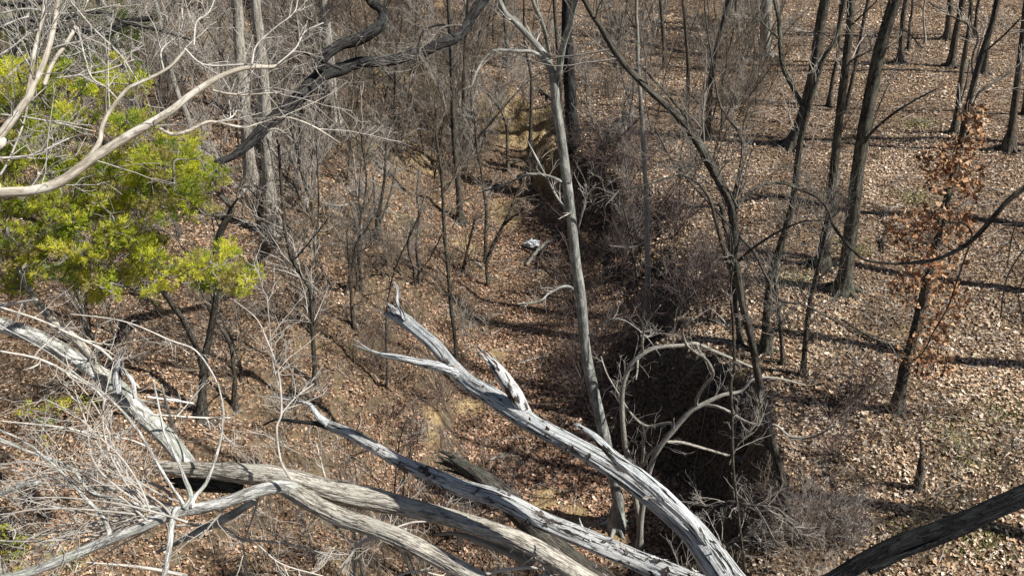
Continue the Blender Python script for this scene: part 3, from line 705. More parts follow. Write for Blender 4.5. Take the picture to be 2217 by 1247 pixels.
# left and middle stand
L_TREES = [
 ('thick pale ridged trunk at the upper left, left one of the pair', 'ridged', [(548, 415, 34), (538, 340, 29), (532, 270, 26), (526, 190, 26), (518, 100, 25), (512, 0, 25)], [], 9),
 ('thick pale ridged trunk at the upper left, right one of the pair', 'ridged', [(592, 505, 34), (584, 420, 29), (578, 330, 28), (574, 240, 28), (568, 150, 27), (560, 70, 25), (552, 0, 24)], [], 9),
 ('pale ridged trunk with a wide dark foot behind the arching dark limbs', 'ridged', [(728, 292, 34), (722, 240, 27), (716, 180, 25), (711, 110, 24), (705, 50, 23), (700, 0, 22)], [], 8),
 ('grey trunk standing before the yellow clay bank', 'grey', [(997, 484, 16), (992, 400, 14), (984, 310, 13), (981, 235, 13), (978, 135, 11), (974, 60, 10), (971, 0, 9)], [], 12),
 ('slim dark stem just right of the grey trunk by the clay bank', 'brown', [(1012, 330, 8), (1004, 260, 8), (1003, 190, 8), (1006, 110, 7), (1010, 40, 6)], [], 10),
 ('thin grey pole standing right in front of the yellow clay', 'grey', [(1148, 318, 8), (1150, 240, 8), (1150, 168, 7), (1141, 120, 6), (1135, 60, 5)], [], 8),
 ('slender leaning tree on the left lip of the gully', 'olive', [(989, 785, 9), (984, 720, 9), (976, 662, 9), (972, 610, 9), (968, 560, 9), (962, 504, 9), (959, 437, 8), (955, 370, 7), (945, 300, 6), (942, 230, 5)], [[(960, 470, 4), (1000, 440, 4), (1050, 410, 3), (1085, 390, 3)], [(960, 500, 3), (930, 560, 3), (900, 600, 2)]], 16),
 ('crooked slender tree in the middle of the left slope', 'grey', [(684, 838, 11), (680, 780, 11), (677, 723, 11), (673, 635, 11), (663, 610, 11), (650, 590, 11), (633, 561, 11), (622, 520, 9), (616, 494, 8), (611, 430, 8), (606, 360, 7), (602, 290, 6)], [[(640, 560, 4), (690, 500, 3), (712, 470, 3)], [(664, 600, 4), (680, 560, 4), (684, 530, 3)]], 14),
 ('thin dark stem left of the crooked slender tree', 'brown', [(650, 705, 8), (644, 650, 7), (640, 600, 7), (634, 570, 6)], [], 8),
 ('grey tree with a leaning right stem and short left fork on the lower left slope', 'grey',
  [(438, 905, 20), (439, 840, 18), (441, 790, 16), (455, 723, 16), (468, 640, 14), (467, 560, 14), (472, 520, 15), (483, 490, 16), (502, 454, 15), (490, 435, 14), (470, 418, 12)],
  [[(436, 790, 12), (424, 750, 13), (411, 723, 13), (395, 690, 12), (378, 668, 12), (356, 635, 12), (340, 628, 8)], [(500, 450, 6), (520, 430, 4), (535, 468, 3)]], 6),
 ('crooked short stem right of the forked grey tree', 'grey', [(509, 884, 11), (508, 824, 10), (504, 780, 9), (501, 755, 9), (492, 732, 10), (480, 713, 9), (462, 690, 7), (440, 640, 7), (420, 600, 6)], [], 6),
 ('short thin stem with bare roots at the centre left', 'brown', [(768, 712, 8), (763, 680, 5), (760, 640, 5), (757, 600, 5), (754, 560, 4), (750, 500, 3)], [], 10),
 ('many stemmed young tree above the left slope', 'grey', [(818, 510, 12), (820, 470, 8), (826, 430, 7), (833, 380, 6), (836, 300, 5)], [[(816, 500, 6), (811, 440, 5), (808, 380, 4)], [(822, 490, 6), (836, 450, 5), (850, 400, 4), (860, 350, 3)]], 14),
 ('forked bare stem leaning right over the gully bed', 'olive', [(1057, 618, 7), (1054, 590, 9), (1055, 565, 10), (1064, 540, 9), (1073, 521, 8), (1090, 487, 7), (1103, 460, 6), (1114, 430, 6), (1130, 400, 6), (1150, 375, 5), (1175, 340, 4)], [[(1088, 490, 6), (1110, 470, 4), (1130, 460, 3), (1150, 462, 3)]], 8),
 ('straight thin stem beside the forked stem over the gully bed', 'brown', [(1052, 570, 9), (1051, 510, 9), (1053, 460, 8), (1047, 410, 7), (1040, 360, 5), (1033, 323, 5), (1026, 236, 4)], [], 9),
 ('thin curved stem on the left lip of the gully', 'brown', [(1003, 590, 6), (1010, 550, 6), (1022, 500, 5), (1030, 470, 4)], [], 8),
 ('dark stem hung with vines between the slope and the clay bank', 'brown', [(1100, 372, 7), (1098, 320, 7), (1094, 260, 7), (1062, 210, 6), (1040, 190, 5)], [], 8),
 ('dark slim trunk at the far centre', 'brown', [(886, 90, 9), (887, 40, 9), (886, 0, 8)], [], 6),
 ('grey far trunk left of the dark slim far trunk', 'grey', [(842, 170, 10), (838, 100, 9), (834, 0, 9)], [], 8),
 ('slim trunk rising behind the thin pole at the clay bank', 'grey', [(1100, 150, 9), (1096, 80, 8), (1090, 0, 8)], [], 8),
 ('grey trunk behind the limbs at the upper left', 'ridged', [(300, 330, 26), (285, 200, 24), (262, 120, 22), (240, 60, 22), (215, 0, 20)], [], 6),
 ('slanting pale stem behind the long white branch', 'pale', [(430, 335, 14), (405, 250, 13), (380, 190, 12), (355, 90, 11), (335, 0, 10)], [], 8),
 ('slim grey trunk between the pair of ridged trunks and the dark limbs', 'grey', [(640, 400, 11), (652, 280, 10), (650, 150, 9), (640, 0, 8)], [], 8),
 ('grey sloping stem left of the many stemmed young tree', 'grey', [(680, 430, 9), (678, 330, 8), (690, 240, 7), (702, 150, 6)], [], 12),
 ('slim upright trunk at the far middle right', 'grey', [(1440, 150, 10), (1436, 80, 9), (1430, 0, 8)], [], 8),
 ('bent grey trunk behind the leaning tree', 'grey', [(1530, 300, 14), (1536, 220, 13), (1542, 150, 12), (1560, 70, 12), (1578, 0, 11)], [], 12),
 ('dark slim trunk behind the bent grey trunk', 'brown', [(1486, 250, 9), (1490, 150, 9), (1484, 60, 8), (1478, 0, 8)], [], 12),
 ('thin slanting stem on the shaded bank left of the pale grey tree', 'grey', [(1380, 612, 5), (1372, 560, 5), (1362, 500, 5), (1350, 450, 4), (1340, 405, 3)], [], 8),
 ('short broken stem right of the straight pale grey tree', 'brown', [(1442, 600, 6), (1436, 570, 5), (1430, 530, 4)], [], 0),
]
for lab, bm, pts, lbs, nt_ in L_TREES:
    dist = pts[0][1] < 400
    make_tree(lab, bm, pts, lbs, n=(int(nt_ * 2.2), 1.15, 6, 1), lo=.25, limb_n=(6, .5, 4, 0),
              tw=('twig_purple' if pts[0][0] > 1300 else 'twig_grey' if rng.random() < .5 else 'twig_brown'), rough=.1, sides=12,
              top=(0 if pts[-1][1] > 100 else 14))

# ------------------------------------------------------------------ NEAR LIMBS (they reach into the picture from trees beside and below the camera)
WS = 1.0
def path_d(pts, d0, d1=None):
    """pts (px,py,width px); camera depth runs from d0 to d1"""
    d1 = d0 if d1 is None else d1
    P = []; R = []
    for k, q in enumerate(pts):
        d = d0 + (d1 - d0) * k / max(1, len(pts) - 1)
        P.append(at_depth(q[0], q[1], d)); R.append(q[2] * .5 * d / F * WS)
    return np.array(P), np.array(R)
def auto_pre(pts, d0, d1, reach=2.4):
    P, R = path_d(pts, d0, d1); d = P[0] - P[1]; h = d.copy(); h[2] = 0; h /= np.linalg.norm(h); r = R[0]
    g_ = lambda f: P[0] + h * reach * f
    e = g_(1.0); z0 = P[0][2]; zg = gz(e[0], e[1])
    out = [(e[0] + h[0] * .1, e[1] + h[1] * .1, zg - .3, r * 1.9), (e[0], e[1], zg + .5, r * 1.6)]
    for f, dz in ((.88, .55), (.62, .24), (.3, .07)):
        q = g_(f); out.append((q[0], q[1], z0 - (z0 - zg) * dz, r * (1 + .5 * f)))
    return out
def limb(tb, pts, d0, d1=None, sides=10, rough=.06, pre=None, jag=0, n=None):
    P, R = path_d(pts, d0, d1)
    if pre is not None:
        P = np.vstack([np.array([p[:3] for p in pre]), P]); R = np.concatenate([[p[3] for p in pre], R])
    QP, QR = resample(P, R, n or max(20, len(P) * 8))
    tb.add(QP, QR, sides * (2 if sides > 20 else 1), rough, jag=jag)
    if jag:            # splinters standing off the broken end
        e = QP[-1]; T = QP[-1] - QP[-3]; T /= np.linalg.norm(T); r = QR[-4]
        for _ in range(9):
            a = rng.normal(size=3); a -= a @ T * T; a /= np.linalg.norm(a); L = jag * rng.uniform(.5, 1.7)
            q0 = QP[-5] + a * r * .7; q1 = e + a * r * rng.uniform(.5, .95); q2 = q1 + (T + a * rng.uniform(-.1, .25)) * L
            SP, SR = resample([q0, q1, q2], [r * .35, r * .28, .002], 8); tb.add(SP, SR, 5, .3)
    return QP, QR

def log_details(root, QP, QR, seed, mat, nstub=9, nflake=0):
    rg = np.random.default_rng(seed)
    if nstub:
        t = Tubes(); A, AR = spawn(QP[None, :int(len(QP) * .95)], QR[None, :int(len(QP) * .95)] * .25, nstub, .35, .98, .22, .014, 1.2, .3, .1, 5, .2); t.add(A, AR, 6, .2); build_under(t, 'broken_twigs', mat, root)
    if nflake:
        k = rg.integers(int(len(QP) * .35), int(len(QP) * .93), nflake); T = QP[k + 1] - QP[k]; T /= np.linalg.norm(T, axis=1, keepdims=True)
        d = rg.normal(size=(nflake, 3)) + np.array([.2, -.5, .6]); d -= (d * T).sum(1, keepdims=True) * T; d /= np.linalg.norm(d, axis=1, keepdims=True)
        c = np.array([(.05, .04, .032), (.10, .08, .065), (.30, .27, .24), (.55, .52, .48)])[rg.choice(4, nflake, p=[.35, .3, .2, .15])]
        V, q, C = leaf_arrays(QP[k] + d * QR[k][:, None] * 1.05, d + rg.normal(size=(nflake, 3)) * .12, rg.lognormal(-3.1, .5, nflake), c, True, .25)
        link_mesh('bark_flakes', V, [q], 'leaf', root, {'col': (C, 'c')}, False, np.array(root.location))['kind'] = 'stuff'
# bleached dead trunk, upper
def dead_upper():
    pts = [(1630, 1330, 78), (1573, 1252, 70), (1527, 1187, 62), (1480, 1131, 55), (1380, 1049, 46), (1279, 984, 41), (1178, 930, 40), (1110, 889, 42), (1056, 853, 38), (1009, 824, 34), (976, 790, 32), (942, 748, 31), (892, 706, 30), (851, 676, 28)]
    pre = auto_pre(pts, 6.6, 8.8); base = pre[1][:2]
    root = thing('dead_tree', 'upper bleached dead trunk rising left with splintered stubs and a forked broken end', 'dead tree', (base[0], base[1], gz(*base)))
    t = Tubes(); QP, QR = limb(t, pts, 6.6, 8.8, 28, .11, pre, jag=.10, n=200)
    build_under(t, 'trunk', 'dead', root); log_details(root, QP, QR, 1, 'dead', 10, 70)
    t = Tubes(); limb(t, [(1140, 900, 29.2), (1120, 862, 32.7), (1098, 828, 31.0), (1078, 800, 25.8), (1066, 786, 18.9)], 7.75, 7.6, 16, .16, jag=.12, n=30); build_under(t, 'broken_stub', 'dead_warm', root)
    t = Tubes(); limb(t, [(992, 812, 17.2), (972, 802, 22.4), (942, 792, 20.6), (902, 784, 16.3), (862, 774, 12.9), (824, 767, 8.6), (796, 757, 4.3)], 8.05, 8.3, 14, .2, jag=.12, n=40); build_under(t, 'broken_stub', 'dead', root)
    t = Tubes(); limb(t, [(876, 694, 12.0), (868, 671, 8.6), (860, 652, 7.7), (861, 632, 6.9), (858, 618, 5.2), (851, 610, 2.6)], 8.6, 8.7, 8, .1, n=24); build_under(t, 'branch', 'dead', root)
    t = Tubes(); limb(t, [(1540, 1190, 14), (1495, 1128, 26), (1440, 1076, 31), (1385, 1030, 29), (1335, 993, 23), (1308, 966, 18), (1284, 942, 14), (1260, 926, 11)], 6.85, 7.15, 22, .12, jag=.05, n=60); build_under(t, 'broken_limb', 'dead', root)
dead_upper()
def dead_lower():
    pts = [(1580, 1296, 56), (1510, 1266, 52), (1440, 1238, 50), (1380, 1212, 44), (1279, 1170, 42), (1178, 1128, 40), (1077, 1078, 40), (993, 1054, 36), (942, 1030, 31), (875, 1003, 28), (807, 966, 24), (757, 938, 23), (722, 924, 22), (700, 916, 15)]
    pre = auto_pre(pts, 7.4, 9.2); base = pre[1][:2]
    root = thing('dead_tree', 'lower white dead trunk with flaking bark and a crooked thin tip', 'dead tree', (base[0], base[1], gz(*base)))
    t = Tubes(); QP, QR = limb(t, pts, 7.4, 9.2, 28, .12, pre, jag=.08, n=200); build_under(t, 'trunk', 'dead_warm', root); log_details(root, QP, QR, 2, 'dead_warm', 9, 170)
    t = Tubes(); limb(t, [(712, 920, 18), (690, 902, 15), (678, 885, 11), (668, 874, 8), (640, 868, 5), (580, 857, 3)], 9.1, 9.3, 9, .15, n=24); build_under(t, 'branch', 'dead', root)
    t = Tubes(); limb(t, [(716, 925, 16), (680, 916, 10), (640, 912, 8), (600, 908, 6), (570, 920, 4)], 9.1, 9.4, 8, .2, n=24); build_under(t, 'branch', 'dark', root)
dead_lower()
def dark_log():
    pts = [(1320, 1275, 60), (1262, 1235, 56), (1200, 1180, 52), (1140, 1120, 50), (1090, 1070, 46), (1040, 1030, 38), (1000, 1008, 26), (972, 994, 14)]
    pre = auto_pre(pts, 8.6, 9.8); base = pre[1][:2]
    root = thing('fallen_log', 'dark grey rotten log lying under the long white trunk', 'log', (base[0], base[1], gz(*base)))
    t = Tubes(); limb(t, pts, 8.6, 9.8, 20, .18, pre, jag=.2, n=90); build_under(t, 'trunk', 'grey', root)
    t = Tubes(); limb(t, [(1105, 1075, 30), (1060, 1045, 26), (1020, 1030, 20), (985, 1018, 10)], 9.3, 9.8, 12, .2, jag=.15); build_under(t, 'broken_limb', 'dark', root)
dark_log()

def fallen_ridged():
    """big ridged trunk whose broken hollow end lies left, with the bent top beyond the break"""
    pts = [(1345, 1318, 50), (1290, 1272, 47), (1245, 1242, 45), (1144, 1180, 43), (1043, 1142, 39), (942, 1112, 38), (841, 1088, 44), (740, 1068, 48), (680, 1052, 50), (640, 1042, 52), (580, 1030, 49), (520, 1024, 44), (460, 1018, 36), (400, 1015, 31), (360, 1012, 26)]
    pre = auto_pre(pts, 8.3, 9.4); base = pre[1][:2]
    root = thing('fallen_tree', 'thick ridged fallen trunk with a dark hollow break, its top bent to the upper left', 'fallen tree', (base[0], base[1], gz(*base)))
    t = Tubes(); QP, QR = limb(t, pts, 8.3, 9.4, 28, .13, pre, jag=.14, n=220); build_under(t, 'trunk', 'ridged', root); log_details(root, QP, QR, 3, 'ridged', 10, 0)
    t = Tubes(); limb(t, [(520, 1052, 32.0), (470, 1050, 33.6), (420, 1048, 28.8), (385, 1044, 20.8)], 9.35, 9.5, 14, .25, jag=.15); build_under(t, 'rotten_core', 'dark', root)
    t = Tubes(); limb(t, [(408, 1008, 36.8), (385, 975, 36.8), (345, 930, 38.4), (300, 890, 40.0), (262, 848, 38.4), (240, 828, 36.8), (185, 790, 33.6), (120, 750, 32.0), (60, 722, 32.0), (-10, 700, 32.0), (-120, 660, 30.4), (-300, 600, 27.2)], 9.5, 10.2, 22, .1, jag=.02, n=120); build_under(t, 'broken_top', 'birch', root)
    t = Tubes(); limb(t, [(232, 822, 19.2), (212, 800, 17.6), (196, 770, 16.0), (165, 735, 17.6), (120, 700, 16.0), (78, 650, 14.4), (55, 610, 12.8), (35, 575, 8.0)], 9.7, 10.3, 12, .12, n=50); build_under(t, 'branch', 'ridged', root)
    t = Tubes(); limb(t, [(255, 850, 19.2), (252, 815, 19.2), (257, 785, 14.4), (262, 770, 6.4)], 9.5, 9.4, 12, .25, jag=.08); build_under(t, 'broken_stub', 'dead', root)
    t = Tubes(); limb(t, [(292, 862, 9.6), (288, 830, 9.6), (276, 810, 9.6), (268, 800, 4.8)], 9.5, 9.4, 10, .25, jag=.05); build_under(t, 'broken_stub', 'dead_warm', root)
    c = Tubes()
    shoots = [
      [(80, 649, 6), (40, 655, 7), (0, 662, 8)], [(0, 665, 5), (84, 692, 5), (151, 723, 6), (219, 757, 6), (269, 807, 6), (303, 840, 5)],
      [(151, 679, 2), (269, 696, 3), (370, 737, 4), (421, 757, 4), (455, 800, 4), (475, 840, 4)], [(0, 760, 5), (84, 777, 6), (151, 810, 7), (202, 840, 6), (240, 880, 4)],
      [(0, 911, 3), (135, 925, 5), (202, 941, 5), (279, 951, 5), (330, 972, 4)], [(327, 897, 4), (438, 904, 5), (505, 904, 4)]]
    for s in shoots:
        QP, QR = limb(c, s, 9.3, 9.6, 5, .02); twigs(c, QP[None], QR[None], 5, .5, 4, 1)
    build_under(c, 'crown', 'twig_pale', root)
fallen_ridged()

def fallen_branchy():
    pts = [(1110, 1320, 44), (1060, 1276, 41), (1030, 1252, 40), (976, 1222, 39), (908, 1186, 39), (841, 1154, 37), (790, 1136, 37), (740, 1120, 37), (690, 1097, 38), (650, 1074, 38), (620, 1058, 34)]
    pre = auto_pre(pts, 7.9, 8.9); base = pre[1][:2]
    root = thing('fallen_tree', 'fallen tree with a whitish limb and a fan of shoots across the lower left', 'fallen tree', (base[0], base[1], gz(*base)))
    t = Tubes(); limb(t, pts, 7.9, 8.9, 26, .12, pre, n=130); build_under(t, 'trunk', 'ridged', root)
    t = Tubes(); QP, QR = limb(t, [(650, 1064, 31.2), (610, 1054, 29.6), (560, 1062, 26.5), (500, 1082, 25.0), (440, 1098, 25.0), (385, 1108, 25.0), (340, 1125, 23.4), (290, 1148, 21.8), (220, 1175, 21.8), (150, 1205, 20.3), (70, 1236, 20.3), (-30, 1262, 18.7), (-160, 1300, 15.6)], 8.85, 8.6, 20, .08, n=110)
    build_under(t, 'limb', 'birch', root)
    t = Tubes(); limb(t, [(384, 1100, 17.2), (372, 1135, 14.0), (368, 1175, 12.5), (362, 1215, 12.5), (352, 1260, 11.7)], 8.7, 8.3, 12, .08); build_under(t, 'branch', 'birch', root)
    t = Tubes(); limb(t, [(550, 1085, 15.6), (500, 1115, 18.7), (450, 1140, 17.2), (400, 1165, 14.0), (340, 1195, 7.8)], 9.1, 9.4, 12, .1); build_under(t, 'branch', 'green', root)
    for s in ([(398, 1100, 12.5), (414, 1076, 11.7), (397, 1029, 8.6), (387, 1002, 7.0), (357, 938, 6.2), (347, 894, 4.7), (333, 827, 3.1)],
              [(400, 1098, 9.4), (394, 1086, 8.6), (364, 1042, 7.0), (337, 995, 7.0), (303, 938, 6.2), (263, 888, 6.2), (215, 844, 5.5), (180, 822, 3.9), (100, 760, 3.1), (-10, 700, 2.3)],
              [(372, 1108, 9.4), (353, 1103, 7.8), (303, 1093, 7.8), (236, 1076, 7.0), (195, 1066, 7.0), (148, 1009, 6.2), (50, 972, 6.2), (-40, 930, 4.7)],
              [(236, 1165, 12.5), (236, 1150, 10.9), (219, 1113, 9.4), (185, 1080, 9.4), (168, 1059, 7.8), (120, 1010, 6.2), (60, 960, 5.5), (-10, 925, 3.9)],
              [(415, 1100, 9.4), (421, 1076, 9.4), (448, 1042, 7.8), (471, 978, 6.2), (481, 928, 4.7), (483, 880, 3.9), (471, 827, 3.1)],
              [(80, 1045, 9.4), (40, 1053, 10.9), (0, 1069, 10.9), (-60, 1085, 9.4)]):
        t = Tubes(); limb(t, s, 8.7, 9.0, 8, .06); build_under(t, 'branch', 'birch', root)
    c = Tubes()
    shoots = [
      [(367, 1090, 9), (367, 1069, 8), (327, 1046, 7), (276, 1036, 7), (202, 1026, 7), (118, 1002, 6), (50, 972, 6), (0, 955, 5)],
      [(390, 1105, 9), (370, 1096, 8), (320, 1076, 8), (269, 1059, 8), (168, 1056, 7), (84, 1042, 7), (34, 1019, 6), (0, 1010, 5)],
      [(380, 1137, 6), (438, 1137, 6), (488, 1143, 6), (522, 1167, 6), (565, 1170, 5), (640, 1180, 4), (740, 1212, 3)], [(524, 1170, 5), (530, 1210, 5), (535, 1260, 4)],
      [(490, 1092, 7), (470, 1120, 6), (455, 1137, 5), (430, 1165, 4)], [(560, 1062, 7), (553, 1100, 5), (530, 1165, 4)],
      [(633, 1040, 7), (618, 1018, 6), (606, 990, 5), (599, 928, 5), (609, 894, 5), (606, 827, 4), (595, 780, 4), (579, 740, 4), (555, 690, 3), (505, 649, 2)], [(604, 840, 3), (590, 780, 3), (583, 700, 3), (578, 640, 2)], [(605, 900, 3), (640, 860, 3), (680, 830, 2)],
      [(720, 1068, 5), (705, 1035, 4), (690, 980, 3), (685, 960, 3)], [(870, 1160, 9), (840, 1160, 10), (790, 1170, 9), (760, 1200, 8), (738, 1240, 6)], [(880, 1145, 6), (840, 1150, 4), (895, 1130, 5), (970, 1130, 4)]]
    rg = np.random.default_rng(3)
    for k in range(24):      # the fan of whippy shoots
        x0, y0 = rg.uniform(300, 420), rg.uniform(1080, 1130); a = math.radians(rg.uniform(150, 212) if k % 3 else rg.uniform(100, 150)); L = rg.uniform(180, 520)
        cv = rg.uniform(-.7, .7); s = []
        for q in range(6):
            s.append((x0, y0, 5.5 - q * .7)); x0 += L / 5 * math.cos(a); y0 -= L / 5 * math.sin(a) * .8; a += cv / 3 + rg.normal() * .13
        shoots.append(s)
    for s in shoots:
        d = rg.uniform(8.6, 9.8); QP, QR = limb(c, s, d, d + rg.uniform(-.4, .6), 5, .03); twigs(c, QP[None], QR[None], 6, .7, 4, 1, up=0, r1=.006, wig=.13)
    build_under(c, 'crown', 'twig_pale', root)
fallen_branchy()
def under_limb():
    base = (.3, 2.2)
    root = thing('fallen_limb', 'slender curved grey limb lying below the ridged trunks at the bottom', 'limb', (base[0], base[1], gz(*base)))
    t = Tubes(); limb(t, [(1190, 1260, 26), (1150, 1220, 24), (1105, 1195, 22), (1060, 1180, 18), (1010, 1160, 14), (985, 1152, 10), (940, 1158, 6)], 8.6, 8.8, 12, .08,
        [(base[0], base[1], gz(*base) - .2, .2), (.4, 3.4, 2.0, .14)], n=60); build_under(t, 'trunk', 'pale', root)
    c = Tubes(); 
    for s in ([(990, 1262, 6), (1080, 1235, 8), (1160, 1228, 7), (1230, 1240, 6), (1300, 1250, 5)], [(1105, 1195, 4), (1130, 1170, 3), (1175, 1215, 3)], [(560, 1180, 3), (610, 1220, 3), (700, 1247, 3)], [(860, 1247, 4), (900, 1235, 4), (960, 1247, 4)]):
        QP, QR = limb(c, s, 8.5, 8.5, 5, .03); twigs(c, QP[None], QR[None], 6, .4, 4, 1)
    build_under(c, 'crown', 'twig_pale', root)
under_limb()

# trees beside the camera whose limbs reach in
def side_tree(label, base, stem, rad, bm, parts, tw=None, twn=(9, 1.1, 5, 1), twig_mat='twig_pale', name='tree', rough=.05, fine=(), fd=9):
    """stem: world points from the ground to where the limbs leave it"""
    root = thing(name, label, 'tree', (base[0], base[1], gz(*base)))
    P = np.array([(base[0], base[1], gz(*base) - .3), (base[0], base[1], gz(*base) + .3)] + [tuple(s) for s in stem]); R = np.linspace(rad * 1.3, rad * .8, len(P))
    QP, QR = resample(P, R, 60); build_under(Tubes().add(QP, QR, 16, .1), 'trunk', bm, root)
    c = Tubes()
    for (pts, d0, d1, start) in parts:
        pre = None
        if start is not None: s = P[start]; pre = [(s[0], s[1], s[2], pts[0][2] * .5 * d0 / F * 1.25)]
        t = Tubes(); LP, LR = limb(t, pts, d0, d1, 12, rough, pre, n=max(24, len(pts) * 9)); build_under(t, 'branch', bm, root)
        if tw != 0: twigs(c, LP[None], LR[None], twn[0], twn[1], twn[2], twn[3], .3, 1, r1=.006, wig=.1)
    for s in fine:
        LP, LR = limb(c, s, fd, fd + .2, 5, .03); twigs(c, LP[None], LR[None], 5, .45, 4, 1, .2, 1)
    build_under(c, 'crown', twig_mat, root)
    return root
side_tree('tree off the left edge sending one long pale smooth branch across the green cedar', (-6.4, 5.2), [(-6.4, 5.4, 3.5), (-6.1, 6.0, 6.3), (-6.2, 6.2, 9)], .17, 'tan',
  [([(-60, 430, 23.8), (0, 418, 22.9), (70, 413, 22.0), (130, 394, 22.0), (200, 345, 21.1), (280, 294, 20.2), (330, 265, 18.5), (370, 240, 16.7), (410, 208, 14.1), (460, 175, 12.3), (505, 155, 10.6), (540, 147, 9.7), (575, 146, 8.8), (600, 143, 7.9), (622, 125, 5.3), (638, 108, 3.5)], 8.0, 8.3, 3),
   ([(176, 360, 12.3), (200, 332, 11.4), (216, 305, 10.6), (220, 280, 9.7), (232, 250, 8.8), (252, 222, 8.8), (275, 194, 8.8), (290, 185, 7.9), (330, 167, 7.0), (365, 147, 6.2), (390, 122, 5.3), (402, 105, 4.4)], 8.15, 8.2, None),
   ([(345, 278, 6.2), (360, 287, 7.9), (380, 291, 7.9), (410, 283, 7.9), (440, 268, 7.0), (462, 264, 6.2), (500, 272, 5.3), (530, 276, 5.3), (560, 268, 4.4), (600, 256, 4.4), (630, 256, 3.5), (680, 275, 3.5), (742, 314, 2.6)], 8.2, 8.3, None),
   ([(460, 196, 4.4), (490, 203, 5.3), (530, 206, 4.4), (570, 203, 3.5), (610, 200, 2.6)], 8.25, 8.3, None)],
  twn=(6, 1.1, 4, 1), fine=[
   [(402, 108, 5), (430, 135, 4), (465, 143, 4), (540, 140, 4), (590, 145, 3)], [(545, 140, 5), (555, 100, 4), (590, 65, 3), (635, 30, 3), (645, 0, 3)],
   [(420, 100, 4), (425, 50, 4), (450, 30, 3), (465, 0, 3)], [(600, 140, 4), (640, 105, 4), (660, 70, 3), (700, 50, 3)], [(462, 266, 4), (500, 255, 4), (515, 235, 3)],
   [(260, 222, 4), (230, 190, 4), (200, 170, 4), (185, 130, 4), (168, 60, 4)], [(355, 155, 4), (350, 110, 4), (390, 70, 3), (395, 20, 3)], [(0, 343, 5), (70, 335, 5), (150, 300, 4)]], fd=8.2)
side_tree('tree at the left edge with two slanting tan limbs crossing the upper left corner', (-6.0, 7.4), [(-6.3, 7.3, 4.5), (-6.0, 7.6, 7.2)], .15, 'tan',
  [([(-20, 325, 20), (0, 295, 19), (25, 262, 18), (45, 235, 17), (62, 210, 15), (72, 185, 14), (85, 160, 13), (97, 130, 12), (108, 95, 11), (118, 50, 10), (126, 0, 9)], 8.6, 8.6, 3),
   ([(58, 215, 9), (66, 170, 9), (75, 110, 9), (90, 50, 8), (98, 0, 8)], 8.6, 8.5, None),
   ([(95, 185, 9), (115, 135, 9), (140, 100, 8), (158, 70, 8), (170, 40, 7), (190, 0, 6)], 8.9, 9.0, None)], fd=8.8, fine=[
   [(0, 248, 4), (60, 255, 4), (130, 268, 4), (200, 284, 3)], [(20, 345, 4), (80, 335, 4), (150, 300, 3)], [(0, 60, 5), (50, 40, 4), (110, 30, 4)], [(0, 180, 4), (60, 130, 4), (130, 100, 4), (200, 90, 4), (240, 110, 3)],
   [(0, 380, 5), (20, 345, 5), (50, 270, 4), (65, 200, 4)], [(15, 342, 4), (80, 333, 4), (150, 300, 4)], [(0, 120, 5), (30, 100, 4), (70, 70, 4), (130, 50, 3)], [(120, 170, 5), (175, 163, 4), (230, 153, 4), (290, 130, 3)],
   [(0, 30, 4), (60, 20, 4), (150, 30, 4), (260, 10, 3)], [(150, 0, 4), (200, 60, 4), (260, 120, 4), (300, 180, 3)]])
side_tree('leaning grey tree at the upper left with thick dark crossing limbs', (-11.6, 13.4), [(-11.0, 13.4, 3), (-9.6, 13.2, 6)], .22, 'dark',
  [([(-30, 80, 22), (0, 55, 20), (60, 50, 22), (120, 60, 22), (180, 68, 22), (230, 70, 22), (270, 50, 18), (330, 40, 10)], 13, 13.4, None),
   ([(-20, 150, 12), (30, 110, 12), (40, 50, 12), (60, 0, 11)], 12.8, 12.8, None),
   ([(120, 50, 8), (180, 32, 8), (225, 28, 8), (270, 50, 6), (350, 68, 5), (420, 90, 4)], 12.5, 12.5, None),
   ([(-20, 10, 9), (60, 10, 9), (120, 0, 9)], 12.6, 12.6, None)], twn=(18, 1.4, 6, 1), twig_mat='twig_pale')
_tp, _tr, _ty = px_tree([(1243, 330, 22), (1237, 250, 18), (1233, 180, 17), (1230, 100, 17), (1228, 0, 16)])
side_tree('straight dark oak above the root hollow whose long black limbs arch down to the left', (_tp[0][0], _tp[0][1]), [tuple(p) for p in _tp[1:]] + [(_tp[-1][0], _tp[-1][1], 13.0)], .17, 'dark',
  [([(1200, -260, 34), (1130, -120, 32), (1045, 0, 26), (1022, 35, 22), (1004, 65, 22), (988, 82, 23), (958, 94, 23), (925, 108, 24), (890, 118, 24), (850, 130, 25), (805, 134, 25), (770, 138, 26), (740, 150, 28), (700, 162, 28), (672, 185, 30), (650, 210, 30), (615, 240, 29), (585, 265, 28), (560, 290, 26), (535, 315, 22), (505, 338, 17), (470, 352, 14), (440, 362, 10)], 16.5, 13.2, 6),
   ([(960, -180, 24), (790, -60, 20), (800, 0, 20), (822, 18, 20), (833, 34, 22), (824, 55, 24), (800, 74, 25), (770, 88, 25), (740, 97, 25), (715, 112, 24), (698, 130, 25), (690, 155, 26)], 14.6, 14.3, None),
   ([(740, 150, 8), (690, 130, 5), (640, 105, 4)], 13.8, 13.6, None),
   ([(985, 82, 5), (960, 55, 5), (915, 70, 4), (905, 115, 4), (895, 160, 3)], 14, 13.8, None)], twn=(16, 1.3, 5, 1), twig_mat='twig_grey', rough=.16,
   fine=[[(1000, 55, 3), (960, 60, 4), (930, 90, 4), (905, 115, 4), (893, 170, 3)], [(560, 290, 5), (600, 280, 4), (640, 310, 3)]], fd=13.8)
